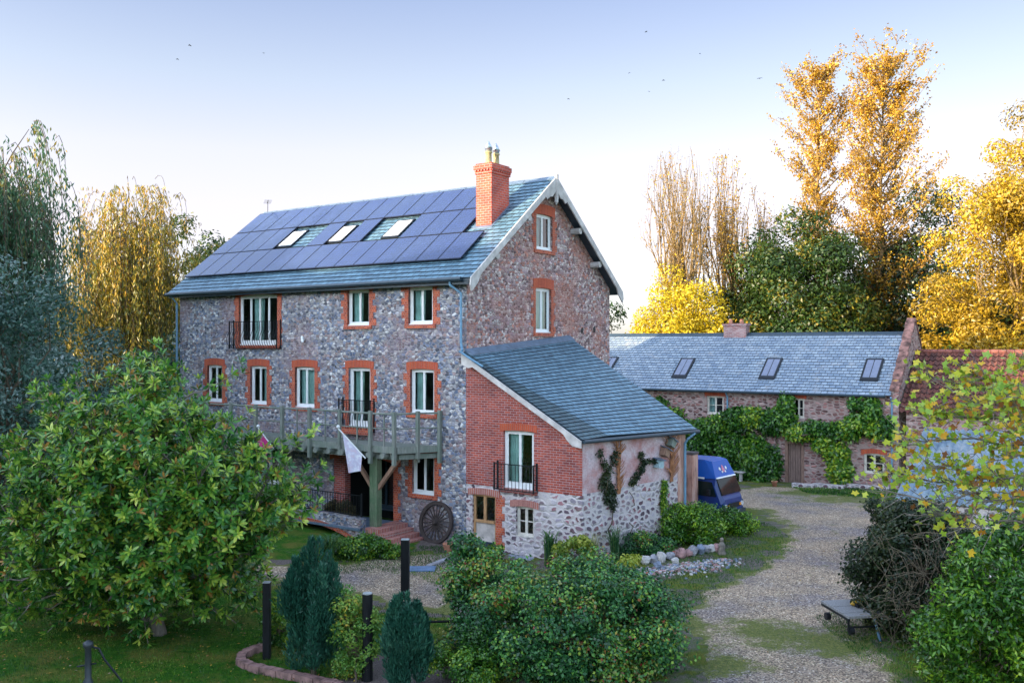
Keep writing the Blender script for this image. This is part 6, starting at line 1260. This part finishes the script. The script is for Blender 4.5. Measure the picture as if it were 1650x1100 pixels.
# --- grass
def blades(name, label, poly, n, h, mat, seed, w=.012, avoid=()):
    rg = np.random.default_rng(seed); P = []; x0, x1 = min(p[0] for p in poly), max(p[0] for p in poly); y0, y1 = min(p[1] for p in poly), max(p[1] for p in poly)
    x0 = max(x0, -14); 
    X = rg.uniform(x0, x1, n); Y = rg.uniform(y0, y1, n); keep = [i for i in range(n) if pdist(X[i], Y[i], poly) > -.1 - .3 * abs(math.sin(X[i] * 5 + Y[i] * 3)) and all(pdist(X[i], Y[i], a) < .12 for a in avoid)]
    X, Y = X[keep], Y[keep]; n = len(X); B = np.stack([X, Y, [gz(a, b) for a, b in zip(X, Y)]], 1); D = rg.normal(0, .35, (n, 3)); D[:, 2] = 1
    V, Fc = leaf_quads(B, D, rg.normal(size=(n, 3)) * np.array([1, 1, .1]), h * rg.uniform(.5, 1.4, n), w); o = fast_mesh(name, V, Fc, mat, rnd=np.clip(.5 + .35 * np.sin(X * 1.3 + 2 * np.sin(Y * .9)) * np.cos(Y * 1.7) + rg.normal(0, .2, n), 0, 1)); tagp(o, label, 'grass', kind='stuff')
GR = leaf_mat('grass_blades', [(0, (.008, .045, .005)), (.5, (.025, .115, .008)), (.8, (.08, .21, .012)), (1, (.24, .32, .04))], trans=.2)
blades('lawn_grass', 'short green lawn grass under the magnolia and round the conifers', LAWN, 90000, .055, GR, 201, avoid=(PATH,))
blades('verge_grass', 'rough grass verge between the flower bed and the gravel drive', [G2(*q) for q in [(1095, 985), (1140, 950), (1210, 918), (1262, 885), (1250, 850), (1200, 840), (1165, 880), (1050, 925)]], 22000, .06, GR, 202, w=.016)
blades('verge_grass', 'rough grass tufts along the foot of the ivy and trolley', [G2(*q) for q in [(1400, 985), (1330, 1000), (1360, 1040), (1440, 1075), (1500, 1120), (1560, 1100), (1500, 1000)]], 9000, .07, GR, 203, w=.014)
blades('verge_grass', 'grass strip along the foot of the cottage wall', [G2(*q) for q in [(1290, 783), (1440, 785), (1450, 805), (1380, 800), (1300, 795)]], 9000, .10, GR, 204, w=.03)
blades('verge_grass', 'grass around the path, wheel and balcony post', [G2(*q) for q in [(480, 905), (560, 885), (640, 900), (700, 880), (760, 885), (720, 905), (760, 925), (720, 945), (690, 925), (600, 915), (500, 925)]], 16000, .06, GR, 205, w=.016)
blades('verge_grass', 'sparse grass patch in the gravel at the front of the drive', [G2(*q) for q in [(1120, 1120), (1115, 1040), (1200, 1010), (1330, 1015), (1360, 1050), (1250, 1070), (1180, 1110)]], 5000, .035, GR, 206, w=.010)

def litter(name, label, poly, n, seed, sc=.05, avoid=None):
    rg = np.random.default_rng(seed); x0, x1 = max(-14, min(p[0] for p in poly)), max(p[0] for p in poly); y0, y1 = min(p[1] for p in poly), max(p[1] for p in poly); X = rg.uniform(x0, x1, n); Y = rg.uniform(y0, y1, n)
    k = [i for i in range(n) if pdist(X[i], Y[i], poly) > 0]; X, Y = X[k], Y[k]; n = len(X); B = np.stack([X, Y, [gz(a, b) + .05 for a, b in zip(X, Y)]], 1); D = rg.normal(size=(n, 3)) * np.array([1, 1, .2]); Nn = rg.normal(0, .3, (n, 3)) + np.array([0, 0, 1])
    V, Fc = leaf_quads(B, D, Nn, sc * rg.uniform(.6, 1.5, n), sc * .6, .1); o = fast_mesh(name, V, Fc, leaf_mat(name + '_colours', [(0, (.10, .05, .02)), (.4, (.34, .18, .05)), (.7, (.55, .38, .05)), (.9, (.30, .12, .04)), (1, (.55, .5, .4))]), rnd=rg.uniform(0, 1, n)); tagp(o, label, 'leaves', kind='stuff')
litter('fallen_leaves', 'fallen brown and yellow leaves scattered on the lawn under the magnolia', LAWN, 3200, 301, .06)
litter('fallen_leaf_litter', 'small fallen leaves scattered over the gravel drive', DRIVE, 1500, 302, .045)
